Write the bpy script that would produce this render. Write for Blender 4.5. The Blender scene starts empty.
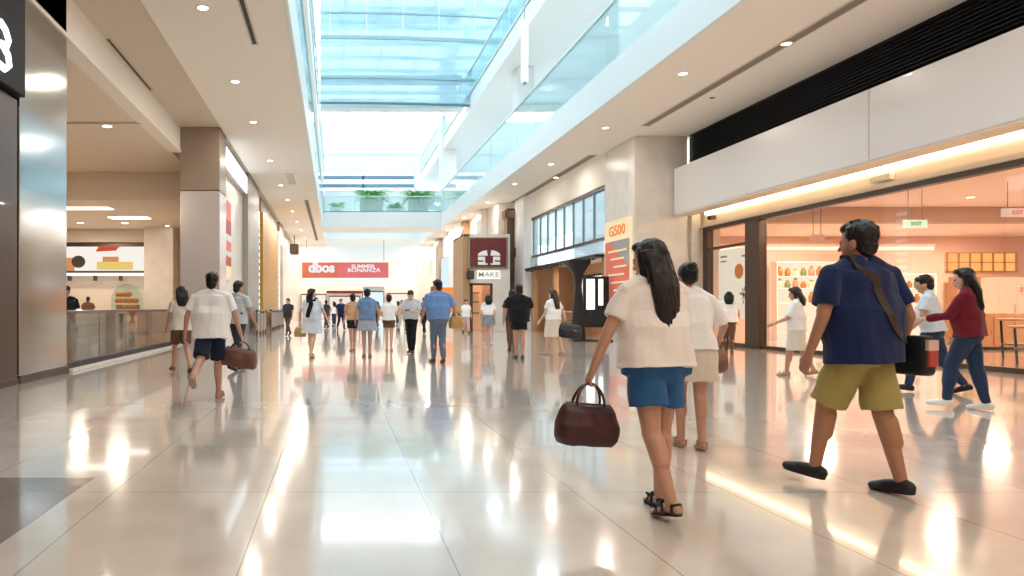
import bpy, bmesh, math, random
from mathutils import Vector, Matrix, noise
R = math.radians
PI = math.pi
random.seed(7)
SC = bpy.context.scene
COL = SC.collection

# ------------------------------------------------------------------ materials
def lin(c):
    return tuple((v / 12.92 if v <= 0.04045 else ((v + 0.055) / 1.055) ** 2.4) for v in c)

def hexc(h):
    return lin(tuple(int(h[i:i + 2], 16) / 255 for i in (0, 2, 4)))

def mat(name, h, rough=0.6, metal=0.0, spec=0.5, emit=0.0, emit_col=None, var=0.0, scale=8.0, coat=0.0, bump=0.0, sheen=0.0):
    m = bpy.data.materials.new(name)
    m.use_nodes = True
    nt = m.node_tree
    b = nt.nodes['Principled BSDF']
    c = hexc(h)
    b.inputs['Base Color'].default_value = (*c, 1)
    b.inputs['Roughness'].default_value = rough
    b.inputs['Metallic'].default_value = metal
    b.inputs['Specular IOR Level'].default_value = spec
    b.inputs['Coat Weight'].default_value = coat
    b.inputs['Sheen Weight'].default_value = sheen
    if emit:
        b.inputs['Emission Color'].default_value = (*(hexc(emit_col) if emit_col else c), 1)
        b.inputs['Emission Strength'].default_value = emit
    if var or bump:
        tc = nt.nodes.new('ShaderNodeTexCoord')
        n = nt.nodes.new('ShaderNodeTexNoise')
        n.inputs['Scale'].default_value = scale
        n.inputs['Detail'].default_value = 4
        nt.links.new(tc.outputs['Object'], n.inputs['Vector'])
        if var:
            mx = nt.nodes.new('ShaderNodeMixRGB')
            mx.inputs[1].default_value = (*[v * (1 - var) for v in c], 1)
            mx.inputs[2].default_value = (*[min(1, v * (1 + var)) for v in c], 1)
            nt.links.new(n.outputs['Fac'], mx.inputs[0])
            nt.links.new(mx.outputs[0], b.inputs['Base Color'])
        if bump:
            bp = nt.nodes.new('ShaderNodeBump')
            bp.inputs['Strength'].default_value = bump
            bp.inputs['Distance'].default_value = 0.01
            nt.links.new(n.outputs['Fac'], bp.inputs['Height'])
            nt.links.new(bp.outputs[0], b.inputs['Normal'])
    return m

def emis(name, h, s):
    m = bpy.data.materials.new(name)
    m.use_nodes = True
    nt = m.node_tree
    for n in list(nt.nodes):
        nt.nodes.remove(n)
    o = nt.nodes.new('ShaderNodeOutputMaterial')
    e = nt.nodes.new('ShaderNodeEmission')
    e.inputs[0].default_value = (*hexc(h), 1)
    e.inputs[1].default_value = s
    nt.links.new(e.outputs[0], o.inputs[0])
    return m

def glass(name, tint, refl=0.12, rough=0.03, diffuse=0.0, dcol='ffffff'):
    m = bpy.data.materials.new(name)
    m.use_nodes = True
    nt = m.node_tree
    for n in list(nt.nodes):
        nt.nodes.remove(n)
    o = nt.nodes.new('ShaderNodeOutputMaterial')
    t = nt.nodes.new('ShaderNodeBsdfTransparent')
    t.inputs[0].default_value = (*hexc(tint), 1)
    g = nt.nodes.new('ShaderNodeBsdfGlossy')
    g.inputs['Roughness'].default_value = rough
    g.inputs[0].default_value = (.95, .98, 1, 1)
    fr = nt.nodes.new('ShaderNodeLayerWeight')
    pw = nt.nodes.new('ShaderNodeMath')
    pw.operation = 'POWER'
    pw.inputs[1].default_value = 4.0
    nt.links.new(fr.outputs['Facing'], pw.inputs[0])
    mt = nt.nodes.new('ShaderNodeMath')
    mt.operation = 'MULTIPLY_ADD'
    mt.inputs[1].default_value = 0.45
    mt.inputs[2].default_value = refl * 0.6
    mt.use_clamp = True
    nt.links.new(pw.outputs[0], mt.inputs[0])
    mx = nt.nodes.new('ShaderNodeMixShader')
    nt.links.new(mt.outputs[0], mx.inputs[0])
    nt.links.new(g.outputs[0], mx.inputs[2])
    if diffuse:
        d = nt.nodes.new('ShaderNodeBsdfTranslucent')
        d.inputs[0].default_value = (*hexc(dcol), 1)
        d2 = nt.nodes.new('ShaderNodeBsdfDiffuse')
        d2.inputs[0].default_value = (*hexc(dcol), 1)
        ma = nt.nodes.new('ShaderNodeMixShader')
        ma.inputs[0].default_value = 0.5
        nt.links.new(d.outputs[0], ma.inputs[1]); nt.links.new(d2.outputs[0], ma.inputs[2])
        mb = nt.nodes.new('ShaderNodeMixShader')
        mb.inputs[0].default_value = diffuse
        nt.links.new(t.outputs[0], mb.inputs[1]); nt.links.new(ma.outputs[0], mb.inputs[2])
        nt.links.new(mb.outputs[0], mx.inputs[1])
    else:
        nt.links.new(t.outputs[0], mx.inputs[1])
    nt.links.new(mx.outputs[0], o.inputs[0])
    return m

def tile_mat(name, h, grout, w, hgt, rough, var=0.04, off=0.0, mortar=0.006, coat=0.0, spec=0.5, xoff=0.0, yoff=0.0):
    m = bpy.data.materials.new(name)
    m.use_nodes = True
    nt = m.node_tree
    b = nt.nodes['Principled BSDF']
    tc = nt.nodes.new('ShaderNodeTexCoord')
    mp = nt.nodes.new('ShaderNodeMapping')
    mp.inputs['Location'].default_value = (xoff, yoff, 0)
    br = nt.nodes.new('ShaderNodeTexBrick')
    br.offset = off
    br.inputs['Scale'].default_value = 1
    br.inputs['Brick Width'].default_value = w
    br.inputs['Row Height'].default_value = hgt
    br.inputs['Mortar Size'].default_value = mortar
    br.inputs['Mortar Smooth'].default_value = 0.2
    c = hexc(h)
    br.inputs['Color1'].default_value = (*[v * (1 - var) for v in c], 1)
    br.inputs['Color2'].default_value = (*[min(1, v * (1 + var)) for v in c], 1)
    br.inputs['Mortar'].default_value = (*hexc(grout), 1)
    nt.links.new(tc.outputs['Object'], mp.inputs[0])
    nt.links.new(mp.outputs[0], br.inputs['Vector'])
    n = nt.nodes.new('ShaderNodeTexNoise')
    n.inputs['Scale'].default_value = 2.2
    n.inputs['Detail'].default_value = 5
    nt.links.new(tc.outputs['Object'], n.inputs['Vector'])
    mx = nt.nodes.new('ShaderNodeMixRGB')
    mx.blend_type = 'MULTIPLY'
    mx.inputs[0].default_value = 0.25
    nt.links.new(br.outputs['Color'], mx.inputs[1])
    nt.links.new(n.outputs['Fac'], mx.inputs[2])
    nt.links.new(mx.outputs[0], b.inputs['Base Color'])
    rr = nt.nodes.new('ShaderNodeMapRange')
    rr.inputs['To Min'].default_value = rough * 0.75
    rr.inputs['To Max'].default_value = rough * 1.35
    nt.links.new(n.outputs['Fac'], rr.inputs['Value'])
    nt.links.new(rr.outputs[0], b.inputs['Roughness'])
    b.inputs['Coat Weight'].default_value = coat
    b.inputs['Coat Roughness'].default_value = 0.05
    b.inputs['Specular IOR Level'].default_value = spec
    return m

M = {}
M['floor'] = tile_mat('polished_cream_tile', 'd9ccc0', '9f9388', 1.0, 1.5, 0.13, var=0.03, mortar=0.004, coat=0.6, spec=0.75, xoff=-0.56, yoff=-0.06)
M['floor_dark'] = tile_mat('taupe_floor_tile', '8a7c72', '5b5149', 1.0, 1.5, 0.12, var=0.03, mortar=0.005, coat=0.3, xoff=-0.56, yoff=-0.06)
M['ceil'] = mat('white_ceiling_paint', 'f8f1e8', 0.7)
M['ceil_beige'] = mat('beige_ceiling_paint', 'd6c9b8', 0.7)
M['ceil_shop'] = mat('blush_shop_ceiling_paint', 'f4e2d8', 0.7)
M['cream'] = tile_mat('cream_stone_cladding', 'f4ece3', 'b8ab9b', 50, 2.2, 0.3, var=0.02, mortar=0.008)
M['creamwall'] = mat('cream_wall_paint', 'e9dccb', 0.55, var=0.02, scale=2)
M['white'] = mat('white_lacquer', 'f4f3f1', 0.4)
M['whitepanel'] = mat('white_satin_panel', 'e6e3e4', 0.3, coat=0.2)
M['bluewhite'] = mat('cool_white_panel', 'ecf2f4', 0.4)
M['silver'] = mat('brushed_silver_cladding', 'd8d2d3', 0.25, metal=0.5, bump=0.05, scale=1.2)
M['mirror'] = mat('polished_steel_cladding', 'b9bcbd', 0.13, metal=1.0, bump=0.04, scale=1.1)
M['taupe'] = mat('taupe_stone', '9b8b7b', 0.35, var=0.05, scale=3)
M['brown'] = mat('dark_brown_veneer', '4a3026', 0.35, var=0.2, scale=3, coat=0.3)
M['bronze'] = mat('bronze_metal', '5d5048', 0.35, metal=0.7)
M['black'] = mat('black_metal', '14141a', 0.45)
M['louvre'] = mat('charcoal_louvre', '1c1e26', 0.6)
M['dark'] = mat('dark_recess', '1a1c22', 0.7)
M['greyslot'] = mat('grey_air_slot', '8b8177', 0.7)
M['gold'] = mat('golden_timber_cladding', 'b98a3f', 0.45, var=0.12, scale=5)
M['grey'] = mat('warm_grey_stone', 'a09890', 0.4, var=0.04)
M['tan'] = mat('tan_timber', 'b58a62', 0.5, var=0.1, scale=6)
M['lamp'] = emis('warm_lamp_diffuser', 'fff3e2', 14)
M['striplamp'] = emis('white_strip_diffuser', 'fff5e8', 7)
M['cove'] = emis('warm_cove_led', 'ffe3b8', 16)
M['lightbox'] = emis('white_lightbox_face', 'f2fbff', 2.6)
M['glass'] = glass('clear_greenish_glass', 'e6f3f2', 0.06)
M['glass_blue'] = glass('pale_cyan_glass', 'edf4f5', 0.10, diffuse=0.16, dcol='dbe8eb')
M['glass_screen'] = glass('pale_blue_screen_glass', 'dfebf0', 0.10, diffuse=0.5, dcol='b4cdd8')
M['glass_rail'] = glass('balustrade_glass', 'ecf5f5', 0.10, diffuse=0.05, dcol='dcebeb')
M['glass_warm'] = glass('shopfront_glass', 'f6efe8', 0.07)
M['glass_smoke'] = glass('reflective_balustrade_glass', 'd9cfc0', 0.15, diffuse=0.12, dcol='b9ab98')
M['glass_frost'] = glass('frosted_window_glass', 'e6f2f8', 0.10, diffuse=0.25, dcol='dde9f0')
M['tealframe'] = mat('teal_grey_mullion', '8aa5ad', 0.4)
M['paleframe'] = mat('pale_frame', 'd9e8ea', 0.4)
M['red'] = mat('red_banner_fabric_glow', 'bd5e4a', 0.6, emit=0.1)  # faint emission makes the cloth look lit
M['banner_pink'] = mat('pink_banner_fabric_glow', 'c8626a', 0.6, emit=0.1)  # same faint glow put into the pink cloth
M['maroon'] = mat('maroon_sign_panel', '6b2226', 0.4)
M['orange'] = mat('orange_print', 'e58a3c', 0.5, emit=0.3)
M['posterred'] = mat('coral_red_print', 'dc6a55', 0.45, emit=0.25)
M['postercream'] = mat('cream_print', 'f3dcb4', 0.5, emit=0.35)
M['postergrey'] = mat('grey_print', 'a9a6a4', 0.5)
M['leaf'] = mat('fern_leaf_green', '6fc064', 0.5, var=0.25, scale=9)
M['leaf2'] = mat('light_leaf_green', '86b56a', 0.5, var=0.2, scale=9)
M['skin'] = mat('light_tan_skin', 'c2927a', 0.5, var=0.04, scale=20)
M['skin2'] = mat('medium_tan_skin', 'a97a5e', 0.5, var=0.04, scale=20)
M['skin3'] = mat('pale_skin', 'd6ad95', 0.5, var=0.04, scale=20)
M['lips'] = mat('lip_skin', 'a5574c', 0.45)
M['eye'] = mat('dark_eye', '1c1412', 0.2)
M['hair'] = mat('black_hair', '120f12', 0.42, spec=0.4, var=0.4, scale=60, bump=0.5)
M['hair_brown'] = mat('dark_brown_hair', '2c1c16', 0.42, spec=0.4, var=0.4, scale=60, bump=0.5)

def cloth(name, h, bump=0.25):
    return mat(name, h, 0.85, spec=0.2, var=0.05, scale=40, bump=bump, sheen=0.1)

# ------------------------------------------------------------------ geometry helpers
def B():
    return bmesh.new()

def box(bm, x0, x1, y0, y1, z0, z1):
    x0, x1 = min(x0, x1), max(x0, x1); y0, y1 = min(y0, y1), max(y0, y1); z0, z1 = min(z0, z1), max(z0, z1)
    v = [bm.verts.new(p) for p in ((x0, y0, z0), (x1, y0, z0), (x1, y1, z0), (x0, y1, z0), (x0, y0, z1), (x1, y0, z1), (x1, y1, z1), (x0, y1, z1))]
    for f in ((3, 2, 1, 0), (4, 5, 6, 7), (0, 1, 5, 4), (1, 2, 6, 5), (2, 3, 7, 6), (3, 0, 4, 7)):
        bm.faces.new([v[i] for i in f])
    return bm

def frame_axes(d):
    d = d.normalized()
    a = Vector((0, 0, 1)) if abs(d.z) < 0.9 else Vector((1, 0, 0))
    x = d.cross(a).normalized()
    return x, x.cross(d).normalized(), d

def rings(bm, rs, seg, cap=True):
    allr = []
    for pts in rs:
        allr.append([bm.verts.new(p) for p in pts])
    for a, b in zip(allr, allr[1:]):
        for i in range(seg):
            bm.faces.new((a[i], a[(i + 1) % seg], b[(i + 1) % seg], b[i]))
    if cap:
        bm.faces.new(allr[0][::-1]); bm.faces.new(allr[-1])

def tube(bm, pts, r, seg=10):
    """round bar along a list of points; r is a number or a list"""
    pts = [Vector(p) for p in pts]
    n = len(pts)
    rr = r if isinstance(r, (list, tuple)) else [r] * n
    rs = []
    x = None
    for i, p in enumerate(pts):
        d = (pts[min(i + 1, n - 1)] - pts[max(i - 1, 0)]).normalized()
        if x is None:
            x, y, _ = frame_axes(d)
        else:
            x = (x - d * x.dot(d)).normalized()
            y = d.cross(x)
        y = d.cross(x)
        rs.append([p + (x * math.cos(2 * PI * k / seg) + y * math.sin(2 * PI * k / seg)) * rr[i] for k in range(seg)])
    rings(bm, rs, seg)
    return bm

def capsule(bm, p0, p1, r0, r1, seg=12, Mx=None):
    p0, p1 = Vector(p0), Vector(p1)
    if Mx is not None:
        p0, p1 = Mx @ p0, Mx @ p1
    x, y, d = frame_axes(p1 - p0)
    prof = []
    for k in range(1, 5):
        a = -PI / 2 + PI / 2 * k / 5
        prof.append((p0 + d * (math.sin(a) * r0), r0 * math.cos(a)))
    prof.append((p0, r0))
    prof.append((p1, r1))
    for k in range(1, 5):
        a = PI / 2 * k / 5
        prof.append((p1 + d * (math.sin(a) * r1), r1 * math.cos(a)))
    rs = [[c + (x * math.cos(2 * PI * k / seg) + y * math.sin(2 * PI * k / seg)) * r for k in range(seg)] for c, r in prof]
    rings(bm, rs, seg)

def ell(bm, c, r, Mx=None, seg=16, nr=10, rot=None):
    c = Vector(c)
    rs = []
    for j in range(1, nr):
        t = -PI / 2 + PI * j / nr
        ring = []
        for k in range(seg):
            a = 2 * PI * k / seg
            q = Vector((r[0] * math.cos(t) * math.cos(a), r[1] * math.cos(t) * math.sin(a), r[2] * math.sin(t)))
            if rot is not None:
                q = rot @ q
            q = c + q
            ring.append(Mx @ q if Mx is not None else q)
        rs.append(ring)
    rings(bm, rs, seg)

def loft(bm, secs, Mx=None, seg=22, power=2.3, axis='z'):
    """secs: (z, a, b, y[, x]) horizontal super-ellipses"""
    rs = []
    for s in secs:
        z, a, b, y = s[:4]
        x0 = s[4] if len(s) > 4 else 0
        ring = []
        for k in range(seg):
            t = 2 * PI * k / seg
            ct, st = math.cos(t), math.sin(t)
            px = a * abs(ct) ** (2 / power) * (1 if ct >= 0 else -1)
            py = b * abs(st) ** (2 / power) * (1 if st >= 0 else -1)
            q = Vector((x0 + px, y + py, z))
            ring.append(Mx @ q if Mx is not None else q)
        rs.append(ring)
    rings(bm, rs, seg)

def ring_lathe(bm, c, prof, seg=24):
    """a ring: the profile closes on itself"""
    c = Vector(c)
    rs = [[bm.verts.new(c + Vector((r * math.cos(2 * PI * k / seg), r * math.sin(2 * PI * k / seg), z))) for k in range(seg)] for r, z in prof]
    for j in range(len(rs)):
        a, b = rs[j], rs[(j + 1) % len(rs)]
        for i in range(seg):
            bm.faces.new((a[i], a[(i + 1) % seg], b[(i + 1) % seg], b[i]))
    return bm

def lathe(bm, c, prof, seg=20):
    c = Vector(c)
    rs = [[c + Vector((r * math.cos(2 * PI * k / seg), r * math.sin(2 * PI * k / seg), z)) for k in range(seg)] for r, z in prof]
    rings(bm, rs, seg)
    return bm

def prism(bm, pts, ext):
    """polygon pts (3-D) extruded by vector ext"""
    ext = Vector(ext)
    a = [bm.verts.new(Vector(p)) for p in pts]
    b = [bm.verts.new(Vector(p) + ext) for p in pts]
    n = len(pts)
    for i in range(n):
        bm.faces.new((a[i], a[(i + 1) % n], b[(i + 1) % n], b[i]))
    bm.faces.new(a[::-1]); bm.faces.new(b)
    return bm

def wloc(o):
    v = Vector((0, 0, 0))
    while o is not None:
        v += o.location
        o = o.parent
    return v

def obj(name, bm, m, parent=None, smooth=False, bev=0.0, origin=None):
    """links a bmesh given in world coordinates as ONE mesh object"""
    bmesh.ops.recalc_face_normals(bm, faces=bm.faces)
    me = bpy.data.meshes.new(name)
    bm.to_mesh(me); bm.free()
    for mm in (m if isinstance(m, (list, tuple)) else [m]):
        me.materials.append(mm)
    if smooth:
        for p in me.polygons:
            p.use_smooth = True
    o = bpy.data.objects.new(name, me)
    COL.objects.link(o)
    if parent is not None:
        me.transform(Matrix.Translation(-wloc(parent)))
        o.parent = parent
    elif origin is not None:
        me.transform(Matrix.Translation(-Vector(origin)))
        o.location = origin
    if bev:
        md = o.modifiers.new('bevel', 'BEVEL')
        md.width = bev; md.segments = 2; md.limit_method = 'ANGLE'
    return o

def tag(o, label, cat, group=None, kind=None):
    o['label'] = label; o['category'] = cat
    if group: o['group'] = group
    if kind: o['kind'] = kind
    return o

def thing(name, label, cat, loc=(0, 0, 0), group=None):
    o = bpy.data.objects.new(name, None)
    o.empty_display_size = 0.1
    COL.objects.link(o)
    o.location = loc
    return tag(o, label, cat, group)

def struct(name, bm, m, **k):
    o = obj(name, bm, m, **k)
    if k.get('parent') is None:
        o['kind'] = 'structure'
    return o

def dup(root, loc, label=None, group=None, rotz=None):
    r = root.copy(); COL.objects.link(r); r.location = loc
    if rotz is not None: r.rotation_euler.z = rotz
    if label: r['label'] = label
    if group: r['group'] = group
    for ch in list(root.children):
        c = ch.copy(); COL.objects.link(c); c.parent = r
        for g in ch.children:
            d = g.copy(); COL.objects.link(d); d.parent = c
    return r

def text_bm(s, size, Mx, extrude=0.01, bold=0.0, sx=1.0):
    cu = bpy.data.curves.new('lettering', 'FONT')
    cu.body = s; cu.size = size; cu.extrude = extrude; cu.offset = bold
    cu.align_x = 'CENTER'; cu.align_y = 'CENTER'; cu.resolution_u = 3
    o = bpy.data.objects.new('lettering_source', cu)
    COL.objects.link(o)
    dg = bpy.context.evaluated_depsgraph_get()
    me = bpy.data.meshes.new_from_object(o.evaluated_get(dg))
    bm = B(); bm.from_mesh(me)
    bmesh.ops.transform(bm, matrix=Mx @ Matrix.Diagonal((sx, 1, 1, 1)), verts=bm.verts)
    bpy.data.objects.remove(o); bpy.data.curves.remove(cu); bpy.data.meshes.remove(me)
    return bm

def facing(kind, loc):
    """matrix that stands lettering up at loc: 'front' is read looking along +Y, 'left' hangs on the wall at small X, 'right' on the wall at large X"""
    cols = {'front': ((1, 0, 0), (0, 0, 1), (0, -1, 0)), 'left': ((0, 1, 0), (0, 0, 1), (1, 0, 0)), 'right': ((0, -1, 0), (0, 0, 1), (-1, 0, 0))}[kind]
    m = Matrix((cols[0], cols[1], cols[2])).transposed().to_4x4()
    return Matrix.Translation(Vector(loc)) @ m

# ------------------------------------------------------------------ camera
F = 700.0
HC = 1.2
cam = bpy.data.cameras.new('camera')
cam.sensor_width = 36
cam.lens = F / 1024 * 36
cam.shift_x = (512 - 335) / 1024
cam.shift_y = (308 - 288) / 1024
cam.clip_end = 300
co = bpy.data.objects.new('camera', cam)
COL.objects.link(co)
co.location = (0, 0, HC)
co.rotation_euler = (PI / 2, 0, 0)
SC.camera = co

def wx(px, Y):
    return (px - 335) / F * Y

def wz(py, Y):
    return HC + (308 - py) / F * Y

# ================================================================== THE SETTING
# floor
bm = box(B(), -22, 34, -6, 76, -0.1, 0.0)
struct('floor', bm, M['floor'])
bm = box(B(), -5.0, -1.7, -5.9, 4.94, 0.0, 0.003)
o = struct('floor_inlay', bm, M['floor_dark'])

ZC = 7.0
AX0, AX1 = -0.94, 7.7           # atrium opening
AY0, AY1 = 5.0, 64.0
# ceilings of the ground floor
bm = B()
box(bm, -3.67, AX0, -6, 76, ZC, ZC + .6)
box(bm, AX0, AX1, -6, AY0, ZC, ZC + .6)
box(bm, AX0, AX1, AY1, 76, ZC, ZC + .6)
struct('ceiling', bm, M['ceil'])
bm = B()
box(bm, AX1, 12.2, -6, 76, ZC, ZC + .6)
struct('ceiling_right', bm, M['ceil'])
struct('ceiling_left', box(B(), -5.02, -3.67, -6, 76, ZC + .05, ZC + .6), M['ceil_beige'])
# white nosing round the atrium opening
struct('trim_1', box(B(), AX0 - .02, AX0 + .06, AY0, AY1, ZC - .05, 7.95), M['bluewhite'], bev=.01)
struct('trim_2', box(B(), AX1 - .12, AX1 + .02, AY0, AY1, ZC - .06, 7.9), M['bluewhite'], bev=.01)
# long beam at the edge of the food hall
bm = box(B(), -5.32, -5.0, 8.0, 22.6, 6.27, 7.6)
box(bm, -5.36, -4.96, 8.0, 22.6, 6.22, 6.30)
struct('beam_left', bm, M['ceil'], bev=.01)

# ---- food hall beyond the balustrade
struct('ceiling_food_hall', box(B(), -22, -5.3, -6, 26, 6.25, 6.5), M['creamwall'])
bm = box(B(), -22, -5.02, 26, 26.3, 5.22, 6.5)
struct('wall_food_hall_bulkhead', bm, M['creamwall'])
struct('ceiling_food_hall_rear', box(B(), -22, -5.0, 26.3, 36.2, 5.22, 5.5), M['creamwall'])
struct('trim_3', box(B(), -22, -5.3, 19.0, 19.06, 6.2, 6.26), M['ceil_beige'])
struct('wall_food_hall', box(B(), -22, -4.0, 36, 36.3, 0, 5.6), M['creamwall'])
bm = box(B(), -22, -7.0, 35.5, 36.0, 4.55, 5.22)
struct('trim_4', bm, M['ceil_beige'])
struct('wall_far_left', box(B(), -22.2, -22, -6, 36.3, 0, 6.5), M['creamwall'])
struct('wall_behind', box(B(), -22.2, 34, -6.2, -6, 0, 7.6), M['creamwall'])
struct('pillar_food_hall', box(B(), -9.45, -8.0, 34.6, 35.6, 0, 5.3), M['cream'], bev=.02)

# ---- left wall of columns and shop fronts beyond the food hall
bm = box(B(), -5.0, -3.72, 22.6, 23.9, 0, 4.98)
struct('column_silver', bm, M['silver'], bev=.015)
bm = box(B(), -5.0, -3.72, 22.6, 23.9, 5.0, 7.05)
struct('column_silver_capital', bm, M['taupe'], bev=.015)
bm = box(B(), -5.0, -4.0, 23.9, 30.2, 0, 7.05)
struct('wall_left', bm, M['cream'])
struct('column_grey', box(B(), -4.9, -3.75, 30.2, 34.6, 0, 7.05), M['grey'], bev=.02)
struct('wall_left_middle', box(B(), -5.0, -4.0, 34.6, 37.0, 0, 7.05), M['cream'])
struct('column_golden', box(B(), -4.95, -3.8, 37.0, 46.5, 0, 6.3), M['gold'], bev=.02)
struct('wall_left_upper', box(B(), -5.0, -3.9, 37.0, 46.5, 6.3, 7.05), M['grey'])
struct('column_tan', box(B(), -4.95, -3.75, 47.6, 50.5, 0, 7.05), M['taupe'], bev=.02)
struct('wall_left_far', box(B(), -5.0, -3.95, 46.5, 76, 0, 7.05), M['cream'])
# near polished pier
bm = box(B(), -6.2, -5.0, 11.1, 13.05, 0.0, 7.05)
struct('column_polished_steel', bm, M['mirror'], bev=.015)
struct('baseboard_left', box(B(), -6.22, -4.97, 11.05, 13.1, 0, 0.13), M['bronze'], bev=.01)
bm = box(B(), -6.0, -4.97, 4.0, 10.95, 0, 4.45)
for k in range(5):
    box(bm, -4.975, -4.962, 4.6 + k * 1.25, 4.615 + k * 1.25, 0.1, 4.4)
box(bm, -6.02, -4.95, 3.98, 10.97, 0, .1)
struct('wall_left_near', bm, M['brown'], bev=.01)
struct('wall_left_near_upper', box(B(), -6.2, -5.02, -6, 10.9, 4.46, 7.05), M['dark'])

# ---- right: column, return wall, fascia, storefront
bm = box(B(), 10.1, 11.88, 23.6, 26.2, 0, ZC)
struct('column_cream', bm, M['cream'], bev=.02)
bm = box(B(), 11.88, 12.62, 23.75, 24.0, 0, 4.6)
box(bm, 12.02, 12.3, 23.6, 23.76, 0, 4.6)
struct('wall_return', bm, M['cream'], bev=.01)
struct('wall_right_upper', box(B(), 12.1, 12.5, -6, 23.9, 5.7, ZC), M['dark'])
bm = B()
for k in range(13):
    z = 5.9 + k * 0.085
    prism(bm, [(12.06, -6, z), (11.96, -6, z + .03), (11.96, -6, z + .045), (12.06, -6, z + .03)], (0, 29.55, 0))
t = thing('ventilation_grille', 'long black louvred ventilation grille above the white fascia over the shop', 'ventilation grille', (12.0, 8.7, 5.85))
obj('louvre_blade', bm, M['louvre'], t)
obj('grille_frame', box(box(B(), 11.9, 12.09, -6, 23.58, 5.84, 5.9), 11.9, 12.09, -6, 23.58, 6.97, 6.995), M['black'], t)
# white fascia in panels
bm = B()
for (a, b) in ((-6, 6.35), (6.37, 14.88), (14.90, 23.45)):
    box(bm, 11.35, 12.0, a, b, 4.33, 5.86)
struct('fascia_right', bm, M['whitepanel'], bev=.02)
struct('soffit_right', box(B(), 11.38, 11.93, -6, 23.4, 4.29, 4.33), M['creamwall'])
# bulkhead behind it with the cove
bm = box(B(), 12.42, 12.7, -6, 23.75, 3.90, 6.0)
box(bm, 12.3, 12.42, -6, 23.75, 3.90, 4.0)
struct('bulkhead_right', bm, M['creamwall'])
struct('ceiling_cove', box(B(), 11.93, 12.5, -6, 23.75, 4.62, 4.7), M['creamwall'])
t = thing('cove_light', 'continuous glowing cove light strip tucked above the shop opening', 'cove light', (12.3, 10, 4.3))
obj('diffuser', box(B(), 12.36, 12.415, -5.5, 23.4, 4.33, 4.40), M['cove'], t)
obj('housing', box(B(), 12.34, 12.415, -5.6, 23.5, 4.40, 4.43), M['whitepanel'], t)
t = thing('emergency_light', 'small cream box fitting on the cove bulkhead under the white fascia', 'light fitting', (12.4, 15.8, 4.05))
obj('casing', box(B(), 12.28, 12.41, 15.5, 16.1, 4.06, 4.2), M['creamwall'], t, bev=.02)
obj('lens', box(B(), 12.27, 12.285, 15.6, 16.0, 4.09, 4.16), M['white'], t)
t = thing('security_camera', 'small dark dome camera at the end of the cove bulkhead', 'camera', (12.3, 22.9, 4.15))
bm = B(); ell(bm, (12.25, 22.9, 4.15), (.07, .07, .07)); obj('dome', bm, M['black'], t, smooth=True)
obj('mounting_plate', box(B(), 12.26, 12.42, 22.82, 22.98, 4.1, 4.22), M['bronze'], t)
# storefront frame
t = thing('shopfront_frame', 'bronze metal shopfront frame with a side window beside the cream column', 'shopfront', (12.5, 20, 0))
obj('header', box(B(), 12.4, 12.6, 20.43, 23.6, 3.78, 3.92), M['bronze'], t, bev=.01)
obj('post', box(B(), 12.38, 12.62, 20.45, 21.15, 0, 3.78), M['bronze'], t, bev=.01)
obj('post', box(B(), 12.4, 12.6, 23.3, 23.6, 0, 3.78), M['bronze'], t, bev=.01)
obj('transom', box(B(), 12.42, 12.58, 21.15, 23.3, 3.12, 3.2), M['bronze'], t)
obj('sill', box(B(), 12.4, 12.6, 21.15, 23.3, 0, .12), M['bronze'], t)
obj('window_pane', box(B(), 12.49, 12.51, 21.15, 23.3, .12, 3.78), M['glass_warm'], t)
t = thing('shop_window', 'long clear frameless glass shop window running toward the viewer from the bronze post', 'shop window', (12.5, 10, 0))
for k in range(4):
    y0 = 20.42 - k * 3.6
    obj('glass_sheet', box(B(), 12.49, 12.51, y0 - 3.58, y0, .10, 3.78), M['glass_warm'], t)
obj('bottom_rail', box(B(), 12.44, 12.56, 6.0, 20.42, 0, .10), M['bronze'], t)
obj('header', box(B(), 12.4, 12.6, -6, 20.42, 3.78, 3.92), M['bronze'], t, bev=.01)
# poster light in the side window
t = thing('window_poster', 'glowing white poster with an orange fruit hanging in the side shop window', 'poster', (12.75, 22.2, 1.2))
obj('panel', box(B(), 12.74, 12.78, 21.2, 23.25, .9, 3.1), emis('poster_glow', 'f3f5ea', 1.3), t)
bm = B()
lathe(bm, (0, 0, 0), [(.02, 0), (.2, 0), (.24, .008), (.2, .016), (.02, .016)], 28)
bmesh.ops.transform(bm, matrix=facing('right', (12.73, 22.05, 2.36)), verts=bm.verts)
obj('orange_print', bm, M['orange'], t)
bm = B()
for k in range(26):
    a = random.uniform(0, 6.28); r = random.uniform(0, .3)
    c = Vector((12.728, 21.75 + math.cos(a) * r * 1.4, 1.6 + math.sin(a) * r))
    prism(bm, [c + Vector((0, math.cos(a) * .1, math.sin(a) * .1)), c + Vector((0, -math.sin(a) * .03, math.cos(a) * .03)), c - Vector((0, math.cos(a) * .06, math.sin(a) * .06)), c - Vector((0, -math.sin(a) * .03, math.cos(a) * .03))], (.01, 0, 0))
obj('leaf_print', bm, M['leaf2'], t)
for (a, b_, c, d) in ((22.75, 23.1, 2.85, 2.9), (22.8, 23.1, 2.7, 2.74), (21.4, 21.9, 2.8, 2.86)):
    obj('text_line', box(B(), 12.725, 12.74, a, b_, c, d), M['postergrey'], t)

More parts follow.
